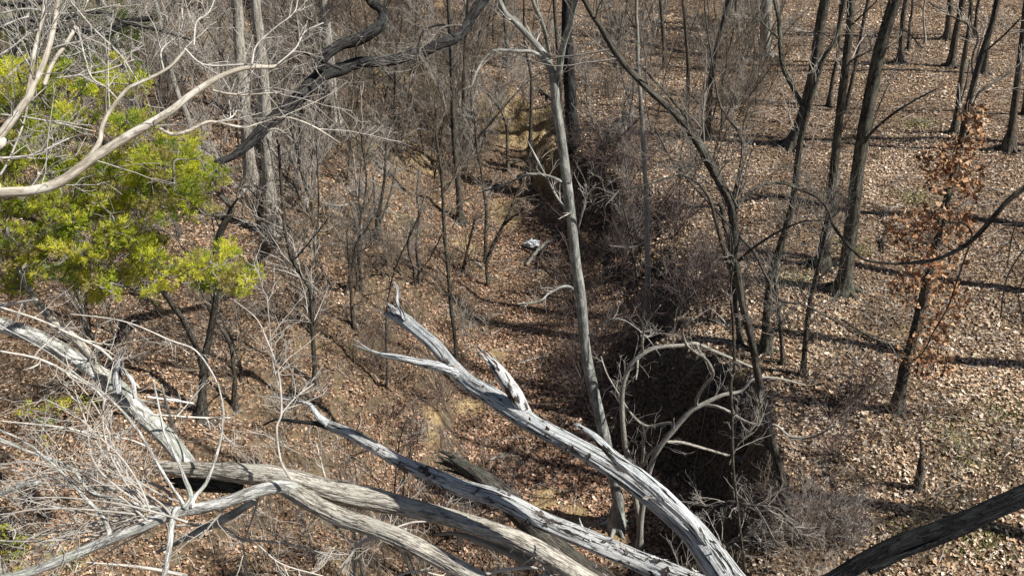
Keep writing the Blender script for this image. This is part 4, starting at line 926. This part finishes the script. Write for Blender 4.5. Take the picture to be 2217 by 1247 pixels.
side_tree('tree with a long black limb hanging in a deep curve across the right bank', (6.4, 7.2), [(6.6, 7.0, 5), (6.3, 7.2, 9.3)], .18, 'brown',
  [([(2290, 350, 14.4), (2217, 408, 12.0), (2182, 435, 11.2), (2155, 465, 10.4), (2125, 500, 10.4), (2095, 528, 10.4), (2060, 548, 8.8), (2020, 563, 8.0), (1970, 570, 7.2), (1920, 570, 6.4), (1872, 562, 6.4), (1850, 545, 6.4), (1825, 518, 6.4), (1805, 490, 6.4), (1795, 460, 6.4), (1780, 437, 5.6), (1755, 420, 4.8), (1720, 407, 4.0)], 8.6, 9.4, 3),
   ([(2105, 522, 4.8), (2102, 500, 4.0), (2085, 484, 4.0), (2050, 482, 3.2)], 8.8, 8.9, None),
   ([(2098, 535, 4.0), (2085, 570, 4.0), (2068, 620, 3.2), (2050, 670, 3.2), (2020, 720, 3.2), (2000, 760, 3.2), (1965, 790, 2.4)], 8.9, 9.4, None)], twn=(5, .45, 3, 1), twig_mat='twig_brown', rough=.14,
  fine=[[(2217, 540, 4), (2190, 580, 4), (2175, 620, 4), (2165, 690, 3)], [(2217, 600, 4), (2205, 640, 3), (2217, 700, 3)], [(2200, 480, 4), (2190, 520, 4), (2180, 580, 3)]], fd=8.8)
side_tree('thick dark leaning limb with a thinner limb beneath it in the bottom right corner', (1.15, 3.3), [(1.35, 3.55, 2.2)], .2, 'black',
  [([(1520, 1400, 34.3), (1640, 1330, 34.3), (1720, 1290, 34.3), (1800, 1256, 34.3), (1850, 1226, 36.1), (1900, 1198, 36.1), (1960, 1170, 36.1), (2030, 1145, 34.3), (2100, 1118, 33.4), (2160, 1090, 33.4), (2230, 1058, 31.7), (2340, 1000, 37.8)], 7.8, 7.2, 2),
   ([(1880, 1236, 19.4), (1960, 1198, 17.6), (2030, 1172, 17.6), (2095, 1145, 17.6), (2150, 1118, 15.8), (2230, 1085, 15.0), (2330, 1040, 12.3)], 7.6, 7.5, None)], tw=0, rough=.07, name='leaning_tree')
bpy.data.objects['leaning_tree']['category'] = 'leaning tree'

# ------------------------------------------------------------------ CEDAR
def sprays(centers, radii, per, size, cols, rg, flat=.55, up=.35):
    """clumps of scale leaved sprays: many thin slivers around short shoots"""
    pos = []; tris = []; col = []
    V = []; C = []
    for (c, r, tint) in zip(centers, radii, range(len(centers))):
        n = int(per * (r / .25) ** 2); nf = 15
        fd_ = rg.normal(size=(nf, 3)) * np.array([1, 1, .6]) + np.array([0, 0, up * .8]); fd_ /= np.linalg.norm(fd_, axis=1, keepdims=True)
        fl_ = rg.uniform(.55, 1.5, nf); w = rg.integers(0, nf, n); d = fd_[w]; q = rg.uniform(.1, 1, (n, 1)) ** .8
        p = c + d * q * r * fl_[w][:, None] + rg.normal(size=(n, 3)) * r * .13 * (1.25 - q) * np.array([1, 1, flat])
        ax = d * 1.1 + np.array([0, 0, up]) + rg.normal(size=(n, 3)) * .4; ax /= np.linalg.norm(ax, axis=1, keepdims=True)
        ct = cols[tint % len(cols)]
        for k in range(9):
            f = (k % 5) / 4.0
            sd_ = rg.normal(size=(n, 3)); dirv = ax * 1.0 + sd_ * .55; dirv /= np.linalg.norm(dirv, axis=1, keepdims=True)
            b = p + ax * (f * size * .7); L = size * rg.uniform(.45, .9, (n, 1)) * (1 - .3 * f)
            w = np.cross(dirv, rg.normal(size=(n, 3))); w /= np.linalg.norm(w, axis=1, keepdims=True)
            m = b + dirv * L * .55
            V.append(np.stack([b, m + w * L * .085, b + dirv * L, m - w * L * .085], 1))
            cc = ct * rg.uniform(.7, 1.25, (n, 1)); cc = np.concatenate([cc, np.ones((n, 1))], 1); C.append(np.repeat(cc[:, None], 4, 1))
    V = np.concatenate(V).reshape(-1, 3); C = np.concatenate(C).reshape(-1, 4)
    return V, np.arange(len(V)).reshape(-1, 4), C
def cedar(label, base, stem, boughs, clumps, d0, d1, per=60, size=.085, cols=None, seed=1, dead=(), rad=.13, name='cedar_tree', extra=0):
    rg = np.random.default_rng(seed)
    root = thing(name, label, 'cedar', (base[0], base[1], gz(*base)))
    P = np.array([(base[0], base[1], gz(*base) - .3), (base[0], base[1], gz(*base) + .2)] + list(stem)); R = np.linspace(rad * 1.3, rad * .35, len(P))
    QP, QR = resample(P, R, 50); build_under(Tubes().add(QP, QR, 14, .12), 'trunk', 'ridged', root)
    cen = []; rr = []
    for (x, y, r) in clumps:
        m = 1 + int(r > 20) * 2 * int(extra)
        for k in range(m):
            d = rg.uniform(d0, d1); xx = x + (rg.normal() * r * .4 if k else 0); yy = y + (rg.normal() * r * .3 if k else 0)
            cen.append(at_depth(xx, yy, d)); rr.append(r * d / F * (1.0 if not k else .75))
    cen = np.array(cen); bt = Tubes()
    order = np.argsort([np.min(np.linalg.norm(QP - c, axis=1)) for c in cen]); done = []
    for i in order:          # boughs fork outward from clump to clump
        c = cen[i]; k = int(np.argmin(np.linalg.norm(QP - (c + np.array([0, 0, -.4])), axis=1))); s = QP[k]; r0 = .03
        if done:
            dd_ = [np.linalg.norm(q - c) for q in done]; j = int(np.argmin(dd_))
            if dd_[j] < np.linalg.norm(s - c): s = done[j]; r0 = .012
        mid = (s + c) / 2 + rg.normal(size=3) * .07 + np.array([0, 0, -.03])
        B, BR = resample([s, mid, c], [r0, r0 * .8, .007], 12); bt.add(B, BR, 6, .1); done.append(c)
        A, AR = spawn(B[None], BR[None], 4, .3, 1, .4, .006, .7, .1, .2, 6); bt.add(A, AR, 4, cap=False)
    build_under(bt, 'branches', 'twig_grey', root)
    V, q, C = sprays(cen, rr, per, size, cols, rg)
    link_mesh('foliage', V, [q], 'cedar', root, {'col': (C, 'c')}, False, np.array(root.location))
    return root
GREENS = [np.array(c) for c in ((.60, .62, .06), (.42, .50, .05), (.68, .66, .09), (.20, .27, .03), (.42, .46, .05), (.42, .36, .12))]
cl = [(30, 160, 34), (20, 235, 30), (95, 165, 26), (130, 150, 18), (60, 250, 26), (110, 245, 34), (95, 200, 22), (140, 150, 16), (255, 130, 14), (215, 165, 26), (250, 180, 30), (290, 172, 24), (310, 180, 16), (190, 195, 26), (230, 210, 24),
      (265, 265, 26), (300, 262, 24), (330, 265, 16), (255, 285, 18), (160, 285, 36), (60, 300, 40), (30, 330, 30), (95, 345, 30), (130, 300, 26), (20, 375, 26),
      (345, 330, 40), (320, 360, 40), (375, 355, 36), (300, 390, 36), (350, 395, 40), (410, 375, 34), (440, 385, 26), (470, 395, 20), (400, 410, 34), (370, 435, 34), (300, 430, 28), (250, 350, 30), (225, 375, 34), (180, 350, 26), (140, 365, 26),
      (120, 450, 36), (60, 440, 34), (20, 430, 30), (180, 470, 38), (230, 460, 36), (160, 490, 28), (270, 440, 30), (205, 440, 26), (420, 445, 26), (395, 470, 18),
      (280, 520, 34), (320, 535, 34), (250, 500, 26), (340, 560, 30), (300, 560, 30), (30, 555, 30), (10, 540, 26), (75, 545, 30), (120, 540, 22), (165, 575, 34), (190, 590, 34), (215, 610, 26), (160, 545, 26),
      (300, 600, 34), (340, 610, 30), (250, 630, 26), (210, 640, 30), (260, 600, 28), (390, 585, 26), (430, 580, 34), (470, 600, 36), (505, 605, 34), (540, 600, 26), (560, 600, 14), (495, 550, 24), (480, 545, 20), (440, 620, 20), (445, 600, 24), (415, 600, 20)]
rc = np.random.default_rng(9)
for _ in range(150):
    x = rc.uniform(-20, 470); y = rc.uniform(150, 640)
    if y > 470 and x > 360: continue
    if y < 300 and x > 330: continue
    cl.append((x, y, rc.uniform(10, 22)))
cl += [(rc.uniform(0, 230), rc.uniform(380, 640), rc.uniform(14, 24)) for _ in range(45)] + [(rc.uniform(400, 550), rc.uniform(570, 620), rc.uniform(12, 20)) for _ in range(14)]
cedar('bright yellow green cedar filling the left side beneath the long pale branch', (-9.2, 9.8), [(-9.0, 9.9, 3), (-8.4, 10.1, 6), (-7.8, 10.2, 8.5)], None, cl, 9.4, 11.4, 260, .075, GREENS, 1, extra=1)
DARKG = [np.array(c) for c in ((.07, .10, .025), (.11, .15, .03), (.05, .08, .02))]
cedar('darker green cedar standing behind the bright one at the top left', (-10.5, 19), [(-10.6, 19, 4), (-10.4, 19, 8)], None,
      [(60, 30, 50), (20, 80, 60), (110, 90, 60), (180, 120, 60), (250, 90, 60), (60, 140, 50), (140, 40, 50), (220, 30, 50), (200, 180, 40), (300, 60, 40)], 17, 19.5, 55, .12, DARKG, 2)
BRN = [np.array(c) for c in ((.14, .105, .035), (.18, .13, .05), (.10, .09, .03))]
cedar('sparse browning cedar sapling left of the middle', (-3.9, 20.5), [(-3.9, 20.5, 0.5), (-3.9, 20.5, 2.2)], None,
      [(600, 440, 30), (640, 430, 34), (690, 470, 34), (720, 490, 26), (660, 500, 34), (620, 520, 30), (590, 500, 26), (740, 530, 24), (570, 530, 20), (640, 560, 26), (700, 440, 20)], 21.5, 22.5, 9, .14, BRN, 3, rad=.05)
cedar('tiny brown tipped cedar seedling on the slope beside the short thin stem', (-3.2, 22.3), [(-3.2, 22.3, gz(-3.2, 22.3) + .6)], None,
      [(765, 490, 16), (752, 505, 14), (775, 515, 12)], 24.2, 24.6, 12, .12, BRN, 4, rad=.02)
cedar('low green cedar under the fallen limbs at the left edge', (-6.2, 12.6), [(-6.2, 12.6, gz(-6.2, 12.6) + 1.2)], None,
      [(60, 885, 20), (110, 890, 22), (160, 880, 24), (100, 910, 18), (190, 870, 16), (40, 900, 14), (95, 960, 14)], 15.6, 16.2, 40, .11, GREENS, 5, rad=.05)
cedar('small green cedar in the bottom left corner', (-4.9, 9.2), [(-4.9, 9.2, gz(-4.9, 9.2) + 1.0)], None,
      [(10, 1210, 20), (45, 1185, 24), (90, 1180, 20), (150, 1225, 26), (170, 1215, 20), (120, 1200, 18), (20, 1140, 18), (30, 1165, 20), (60, 1230, 20)], 12.3, 12.9, 50, .09, GREENS, 6, rad=.05)
cedar('green cedar bush half hidden by stems at the foot of the dark limbs', (-5.2, 27.5), [(-5.2, 27.5, gz(-5.2, 27.5) + 1.0)], None,
      [(760, 325, 18), (790, 335, 20), (775, 345, 16), (750, 340, 12)], 29, 30, 14, .16, DARKG, 7, rad=.05)
for k, (lab, bx, by, cls) in enumerate([
    ('dark far cedar at the top behind the pair of ridged trunks', -10.5, 38, [(470, 30, 30), (500, 60, 26), (480, 90, 24), (600, 50, 22)]),
    ('dark far cedar at the top centre left', -5.5, 41, [(590, 15, 26), (640, 60, 28), (660, 30, 28), (620, 90, 22), (690, 15, 22)]),
    ('dark far cedar at the top behind the leaning tree', 7, 43, [(1390, 5, 22), (1420, 10, 24), (1450, 5, 20), (1400, 25, 18)]),
    ('dark far cedar at the top right of the middle', 13, 45, [(1700, 10, 24), (1740, 5, 22), (1770, 15, 20), (1870, 5, 20), (1900, 15, 20)])]):
    cedar(lab, (bx, by), [(bx, by, 2), (bx, by, 4)], None, cls, by / CT * .93, by / CT * .97, 7, .3, DARKG, 10 + k, rad=.1)

# ------------------------------------------------------------------ BRUSH: prototypes, then copies
def proto(kind, seed):
    rg_h = {'sapling': (3.2, 5.8), 'shrub': (1.1, 1.8), 'thicket': (1.6, 2.6)}[kind]
    root = bpy.data.objects.new(kind, None); root.empty_display_size = .2
    st = Tubes(); tw = Tubes(); r = np.random.default_rng(seed)
    h = r.uniform(*rg_h)
    ns = {'sapling': r.integers(1, 3), 'shrub': 6, 'thicket': 8}[kind]
    for i in range(ns):
        a = r.uniform(0, 6.28); lean = {'sapling': .26, 'shrub': .55, 'thicket': .45}[kind] * r.uniform(.4, 1.4)
        d = np.array([math.cos(a) * lean, math.sin(a) * lean, 1.0]); p = np.array([.04 * math.cos(a), .04 * math.sin(a), -.15]); P = [p]
        for q in range(7):
            d = d / np.linalg.norm(d) + r.normal(size=3) * .11; p = p + d / np.linalg.norm(d) * h * r.uniform(.8, 1.1) / 7; P.append(p)
        r0 = {'sapling': .03, 'shrub': .012, 'thicket': .017}[kind] * r.uniform(.6, 1.6)
        QP, QR = resample(P, np.linspace(r0, r0 * .25, 8), 22)
        st.add(QP, QR, 7, .1)
        if kind == 'sapling': twigs(tw, QP[None], QR[None], 20, 1.15, 6, 1, .15, 1, r1=.012, ang=.75, up=.3, wig=.1, rmin=.004)
        else: twigs(tw, QP[None], QR[None], 6, h * .65, 4, 1, .1, 1, r1=.008, ang=.85, up=.05, wig=.17, rmin=.0042)
    m = ['bark', 'bark']
    bm = {'sapling': 'grey', 'shrub': 'twig_brown', 'thicket': 'twig_purple'}[kind]
    tm = {'sapling': ['twig_grey', 'twig_grey', 'twig_brown'][seed % 3], 'shrub': ['twig_grey', 'twig_brown'][seed % 2], 'thicket': 'twig_purple'}[kind]
    s = st.build('stems' if ns > 2 else 'trunk', bm, None); t = tw.build('crown', tm, None)
    return root, [s, t]
PR = {k: [proto(k, 100 + i) for i in range(n)] for k, n in (('sapling', 10), ('shrub', 7), ('thicket', 7))}
_used = set(); _labels = set()
MARKS = [('the left hand ridged trunk', 548, 415), ('the right hand ridged trunk', 592, 505), ('the ridged trunk with a dark foot', 728, 292), ('the grey trunk by the clay bank', 997, 484),
 ('the thin pole before the clay bank', 1148, 318), ('the straight dark oak', 1243, 330), ('the cut log rounds', 1340, 290), ('the stick pile in the gully', 1170, 560), ('the straight pale grey tree', 1400, 692),
 ('the forked grey tree', 1658, 762), ('the largest trunk', 1824, 632), ('the wide pale far trunk', 1656, 127), ('the hooped tree', 1360, 900), ('the leaf bearing oak', 1940, 892), ('the many stemmed young tree', 818, 510),
 ('the crooked slender tree', 684, 838), ('the forked lower left tree', 438, 905), ('the leaning tree foot', 1702, 1110), ('the browning cedar', 650, 590), ('the bright green cedar', 250, 500), ('the yellow clay', 1080, 280),
 ('the broad dark trunk', 1716, 318), ('the bent grey trunk', 1530, 300), ('the slim dark stem', 1012, 330), ('the dark far centre trunk', 886, 90), ('the upper left grey trunk', 300, 330), ('the far dark trunk', 1948, 135), ('the curved twin white stubs', 1000, 760), ('the top edge cedar', 600, 60), ('the slanting pale stem', 430, 335), ('the top left cedar', 130, 90)]
def where(kind, x, y, f, sc):
    p = np.array([x, y, gz(x, y)]); D = depth_of(p); u = W / 2 + x / D * F; v = H / 2 - ((y * ST + (p[2] - CAM_Z) * CT) / D) * F
    n, mx, my = min(MARKS, key=lambda m: (m[1] - u) ** 2 + ((m[2] - v) * 1.4) ** 2)
    dx, dy = u - mx, v - my; r = math.hypot(dx, dy)
    near = 'just' if r < 35 else 'close' if r < 60 else 'a little' if r < 95 else 'some way' if r < 150 else 'well'
    d = ('right of' if dx > 0 else 'left of') if abs(dx) > abs(dy) * 1.3 else ('behind' if dy < 0 else 'in front of')
    size = 'short' if f < sc[0] + (sc[1] - sc[0]) * .33 else 'tall' if f > sc[0] + (sc[1] - sc[0]) * .67 else 'middling'
    t = f'{size} bare {kind} {near} {d} {n}'
    return t if len(t.split()) <= 16 else f'{size} {kind} {near} {d} {n}'
def place(kind, i, x, y, label, cat, group, sc=1.0):
    root, kids = PR[kind][i]
    first = (kind, i) not in _used; _used.add((kind, i))
    r = root if first else root.copy()
    COL.objects.link(r); r.location = (x, y, gz(x, y)); r.rotation_euler = (0, 0, random.uniform(0, 6.28)); r.scale = (sc, sc, sc)
    r['label'] = label; r['category'] = cat; r['group'] = group
    for k in kids:
        c = k if first else k.copy()
        if not first: COL.objects.link(c)
        c.parent = r
def scatter(kind, n, box, label, cat, group, test=None, sc=(.8, 1.15)):
    x0, x1, y0, y1 = box; k = 0; tries = 0
    while k < n and tries < n * 40:
        tries += 1
        x = random.uniform(x0, x1); y = random.uniform(y0, y1)
        if abs(x) > (W / 2 / F) * (y * CT + 11 * ST) * 1.08: continue
        if test and not test(x, y): continue
        f = random.uniform(*sc)
        i_ = random.randrange(len(PR[kind])); lb = where(label, x, y, f, sc)
        if lb in _labels: continue
        _labels.add(lb)
        place(kind, i_, x, y, lb, cat, group, f); k += 1
scatter('sapling', 150, (-20, -1.0, 26, 48), 'grey sapling', 'sapling', 'bare saplings')
scatter('sapling', 34, (-9, -1, 12, 28), 'thin sapling', 'sapling', 'bare saplings', test=lambda x, y: gz(x, y) > -1.5)
scatter('sapling', 42, (-2, 10, 33, 50), 'far sapling', 'sapling', 'bare saplings')
scatter('sapling', 14, (-4.5, 2.6, 6.2, 9.2), 'near sapling', 'sapling', 'bare saplings', sc=(.8, 1.1))
scatter('sapling', 26, (2.8, 8.5, 18.5, 34), 'slim sapling', 'sapling', 'bare saplings', sc=(.6, .9))
scatter('shrub', 95, (-18, -1, 24, 48), 'low tangled shrub', 'shrub', 'low bare shrubs')
scatter('shrub', 34, (-2, 9, 29, 48), 'low tangled shrub', 'shrub', 'low bare shrubs')
scatter('sapling', 8, (-3.6, -.6, 9, 14), 'thin sapling', 'sapling', 'bare saplings', sc=(.45, .8))
scatter('shrub', 22, (3.8, 8.5, 8.8, 14), 'sparse shrub', 'shrub', 'low bare shrubs', test=lambda x, y: gz(x, y) > -.8, sc=(.35, .6))
scatter('shrub', 60, (-9.5, -.6, 8.5, 22), 'small tangled shrub', 'shrub', 'low bare shrubs', sc=(.4, .7))
scatter('thicket', 30, (1.4, 5.4, 15.8, 26), 'purplish brush tangle', 'brush', 'brush on the gully bank', sc=(.55, .95))
scatter('thicket', 12, (3.8, 6.6, 9.8, 15.5), 'purplish brush tangle', 'brush', 'brush along the hollow rim', test=lambda x, y: gz(x, y) > -.8, sc=(.35, .6))
scatter('shrub', 16, (-6, -1, 19, 30), 'brown shrub', 'shrub', 'low bare shrubs', sc=(.7, 1.1))
scatter('thicket', 8, (-3.2, .2, 10.5, 17), 'sparse brush tangle', 'brush', 'brush at the foot of the left slope', sc=(.35, .6))
# ------------------------------------------------------------------ SMALL THINGS
def lump(name, label, cat, px, py, size, mat_c, seed, flat=.7, rough=.35, kids=None):
    import bmesh
    c = on_ground(px, py); bm = bmesh.new(); bmesh.ops.create_icosphere(bm, subdivisions=4, radius=1)
    for v in bm.verts:
        n = fbm(np.array([v.co.x * 1.5 + seed]), np.array([v.co.y * 1.5 + v.co.z * 2]), seed, 4)[0]
        v.co = Vector((v.co.x * size[0], v.co.y * size[1], v.co.z * size[2])) * (1 + rough * n)
    me = bpy.data.meshes.new(name); bm.to_mesh(me); bm.free()
    m, nt, b = new_mat(name, .6); tc = nt.nodes.new('ShaderNodeTexCoord')
    n = noise(nt, tc.outputs['Object'], 7, 5); nt.links.new(ramp(nt, n, [(.35, mat_c[0]), (.65, mat_c[1])]), b.inputs['Base Color']); bump(nt, b, n, .6, .05)
    me.materials.append(m); o = bpy.data.objects.new(name, me); COL.objects.link(o)
    o.location = (c[0], c[1], gz(c[0], c[1]) + size[2] * .5); tag(o, label, cat); return o
lump('plastic_bag', 'crumpled white plastic bag lying in the gully bed', 'bag', 1151, 533, (.22, .15, .15), ((.75, .80, .82), (.9, .92, .92)), 3, rough=.8)
lump('plastic_bag', 'smaller torn grey plastic scrap on the stick pile', 'bag', 1176, 538, (.09, .10, .07), ((.30, .36, .38), (.70, .74, .76)), 5, rough=.9)
for k, (px, py, s, lab) in enumerate([(1344, 283, .20, 'upper grey cut log round on the leafy slope'), (1341, 291, .22, 'middle cut log round resting below the upper one'), (1326, 306, .24, 'lower cut log round with a dark side')]):
    c = on_ground(px, py); root = thing('log_round', lab, 'log', (c[0], c[1], gz(c[0], c[1])), 'cut log rounds on the far slope')
    a = [1.0, 2.4, .3][k]; d = np.array([math.cos(a), math.sin(a), .15]) * s * .9; o = np.array([c[0], c[1], gz(c[0], c[1]) + s * .8])
    t = Tubes(); QP, QR = resample([o - d, o, o + d], [s, s * 1.04, s], 10); t.add(QP, QR, 16, .1, cap=False); build_under(t, 'bark', 'grey', root)
    t = Tubes(); QP, QR = resample([o - d * .97, o, o + d * .97], [s * .93] * 3, 4); t.add(QP, QR, 16, .04); build_under(t, 'wood', 'pale', root)
lump('stump', 'pale weathered stump behind the cut log rounds', 'stump', 1362, 262, (.26, .2, .2), ((.10, .09, .08), (.34, .32, .30)), 8, rough=.6)
def stick(label, pts, mat='stick', name='fallen_stick', g=None, cat='stick'):
    P = []; R = []
    for (x, y, w, lift) in pts:
        p = on_ground(x, y); p = np.array([p[0], p[1], gz(p[0], p[1]) + lift]); P.append(p); R.append(w * .5 * depth_of(p) / F)
    root = thing(name, label, cat, P[0], g)
    QP, QR = resample(P, R, 26); build_under(Tubes().add(QP, QR, 8, .15), 'stem', mat, root)
    t = Tubes(); A, AR = spawn(QP[None], QR[None], 4, .2, .95, .5, .01, .6, .1, .2, 5); A[:, 0] = QP[6]; t.add(A, AR, 4, cap=False); build_under(t, 'crown', mat, root)
stick('grey split log leaning out of the stick pile in the gully', [(1140, 578, 7, .05), (1155, 562, 8, .12), (1180, 545, 8, .25), (1200, 538, 6, .3)], 'pale')
stick('dark log lying across the stick pile in the gully', [(1130, 540, 6, .1), (1165, 552, 7, .15), (1215, 560, 6, .1)], 'dark')
stick('thin dark stick poking down from the stick pile', [(1162, 600, 4, .05), (1166, 575, 5, .1), (1178, 550, 5, .2)], 'brown')
stick('crooked branch lying right of the stick pile', [(1165, 565, 4, .3), (1195, 590, 4, .2), (1230, 615, 4, .1)], 'grey')
stick('pale stick lying on the gully leaves below the stubs', [(1120, 792, 3, .04), (1150, 783, 4, .05), (1180, 773, 3, .04)], 'pale')
stick('short pale stick on the gully leaves between the two white trunks', [(1060, 998, 4, .04), (1090, 992, 4, .04), (1125, 992, 3, .04)], 'pale')
stick('short broken log stub on the left lip of the gully', [(1028, 572, 8, .05), (1040, 580, 7, .06), (1047, 587, 5, .04)], 'pale')
stick('dark curved stick lying on the open leaves beside the largest trunk', [(1903, 517, 4, .05), (1909, 535, 6, .08), (1911, 552, 4, .04)], 'dark')
stick('dark branch lying on the leaves near the foot of the leaf bearing oak', [(1820, 700, 4, .1), (1880, 735, 6, .08), (1925, 755, 6, .06), (1950, 770, 4, .04)], 'grey')
stick('dark root lying along the rim at the foot of the shaded bank', [(1390, 608, 8, .1), (1440, 612, 10, .1), (1500, 618, 10, .1), (1560, 640, 6, .05)], 'dark', 'exposed_root', None, 'root')
stick('short grey log on the clay slope above the gully bend', [(1165, 196, 6, .1), (1180, 208, 7, .08), (1195, 218, 5, .05)], 'brown')
stick('long pale stick on the left slope', [(440, 903, 4, .3), (380, 902, 5, .4), (330, 900, 4, .4)], 'stick')
# roots hanging from the undercut bank
root = thing('root_mass', 'tangle of dark roots hanging in the undercut of the bank below the dark trunk', 'roots', (2.2, 25.6, -.5))
t = Tubes()
for k in range(24):
    px = random.uniform(1110, 1330); py = 345 + (px - 1200) ** 2 * .0012 + random.uniform(-6, 10); p = on_ground(px, py); p[2] += .05
    d = np.array([random.uniform(-.6, .2), random.uniform(-1.0, -.2), random.uniform(-.6, .1)]); Q = [p]
    for q in range(5): d = d + rng.normal(size=3) * .35 + np.array([0, 0, -.15]); Q.append(Q[-1] + d * .16)
    QP, QR = resample(Q, np.linspace(random.uniform(.012, .04), .005, 6), 12); t.add(QP, QR, 5, .1)
build_under(t, 'roots', 'brown', root)
root = thing('root_mass', 'ragged roots and dead stems hanging over the rim of the dark hollow', 'roots', (4.2, 14.2, -.3))
t = Tubes()
for k in range(110):
    x = random.uniform(2.6, 5.2); y = random.uniform(10.0, 16.2); zz = gz(x, y)
    if not -2.6 < zz < -.15: continue
    Q = [np.array([x + .12, y, zz + .25])]; d = np.array([random.uniform(-.8, .1), random.uniform(-.7, .3), random.uniform(-.9, .2)])
    for q in range(5): d = d + rng.normal(size=3) * .4 + np.array([0, 0, -.12]); Q.append(Q[-1] + d * random.uniform(.06, .16))
    QP, QR = resample(Q, np.linspace(random.uniform(.006, .022), .003, 6), 12); t.add(QP, QR, 4, .1)
build_under(t, 'roots', 'brown', root)
# grass tufts on the open bank: stuff
n = 5200; spots = [(1840, 540), (1980, 430), (2070, 940), (2100, 1000), (2080, 1130), (1700, 600), (2130, 1180), (1950, 1150), (2180, 900), (1990, 270), (880, 480), (770, 330)]
gp = np.array([on_ground(*s) for s in spots]); kk = rng.integers(0, len(gp), n); xy = gp[kk, :2] + rng.normal(size=(n, 2)) * .28
z = ground_z(xy[:, 0], xy[:, 1]); b0 = np.stack([xy[:, 0], xy[:, 1], z], -1); dd = rng.normal(size=(n, 3)) * .6 + np.array([0, 0, .9]); dd /= np.linalg.norm(dd, axis=1, keepdims=True)
L = rng.uniform(.05, .13, (n, 1)); w = rng.normal(size=(n, 3)); w /= np.linalg.norm(w, axis=1, keepdims=True)
V = np.stack([b0 - w * .006, b0 + w * .006, b0 + dd * L * .6 + w * .004, b0 + dd * L + np.array([.02, 0, -.02])], 1).reshape(-1, 3)
C = np.concatenate([np.array([(.12, .17, .04), (.22, .24, .07), (.30, .26, .12)])[rng.integers(0, 3, n)], np.ones((n, 1))], 1)
gr = link_mesh('grass', V, [np.arange(4 * n).reshape(-1, 4)], 'leaf', None, {'col': (np.repeat(C[:, None], 4, 1).reshape(-1, 4), 'c')}, False)
gr['kind'] = 'stuff'; gr['label'] = 'sparse green grass blades between the dry leaves'; gr['category'] = 'grass'
# twig litter: stuff
def twig_litter():
    n = 5200; y = 8 + 30 * rng.uniform(0, 1, n) ** .8; x = rng.uniform(-1, 1, n) * (W / 2 / F) * (y * CT + 6) * 1.1
    a = rng.uniform(0, 6.28, n); L = rng.uniform(.15, .9, n) ** 1.3
    s = np.linspace(-.5, .5, 5); X = x[:, None] + np.cos(a)[:, None] * L[:, None] * s + rng.normal(size=(n, 5)) * .02; Yv = y[:, None] + np.sin(a)[:, None] * L[:, None] * s + rng.normal(size=(n, 5)) * .02
    Z = ground_z(X, Yv) + rng.uniform(.02, .09, (n, 1)); P = np.stack([X, Yv, Z], -1)
    t = Tubes().add(P, np.repeat(rng.uniform(.003, .009, (n, 1)), 5, 1) * np.linspace(1, .5, 5), 4, cap=False)
    o = t.build('twig_litter', 'twig_grey'); o['kind'] = 'stuff'; o['label'] = 'small dead twigs scattered over the fallen leaves'; o['category'] = 'twig litter'
twig_litter()
print('verts', sum(len(o.data.vertices) for o in bpy.data.objects if o.type == 'MESH'))
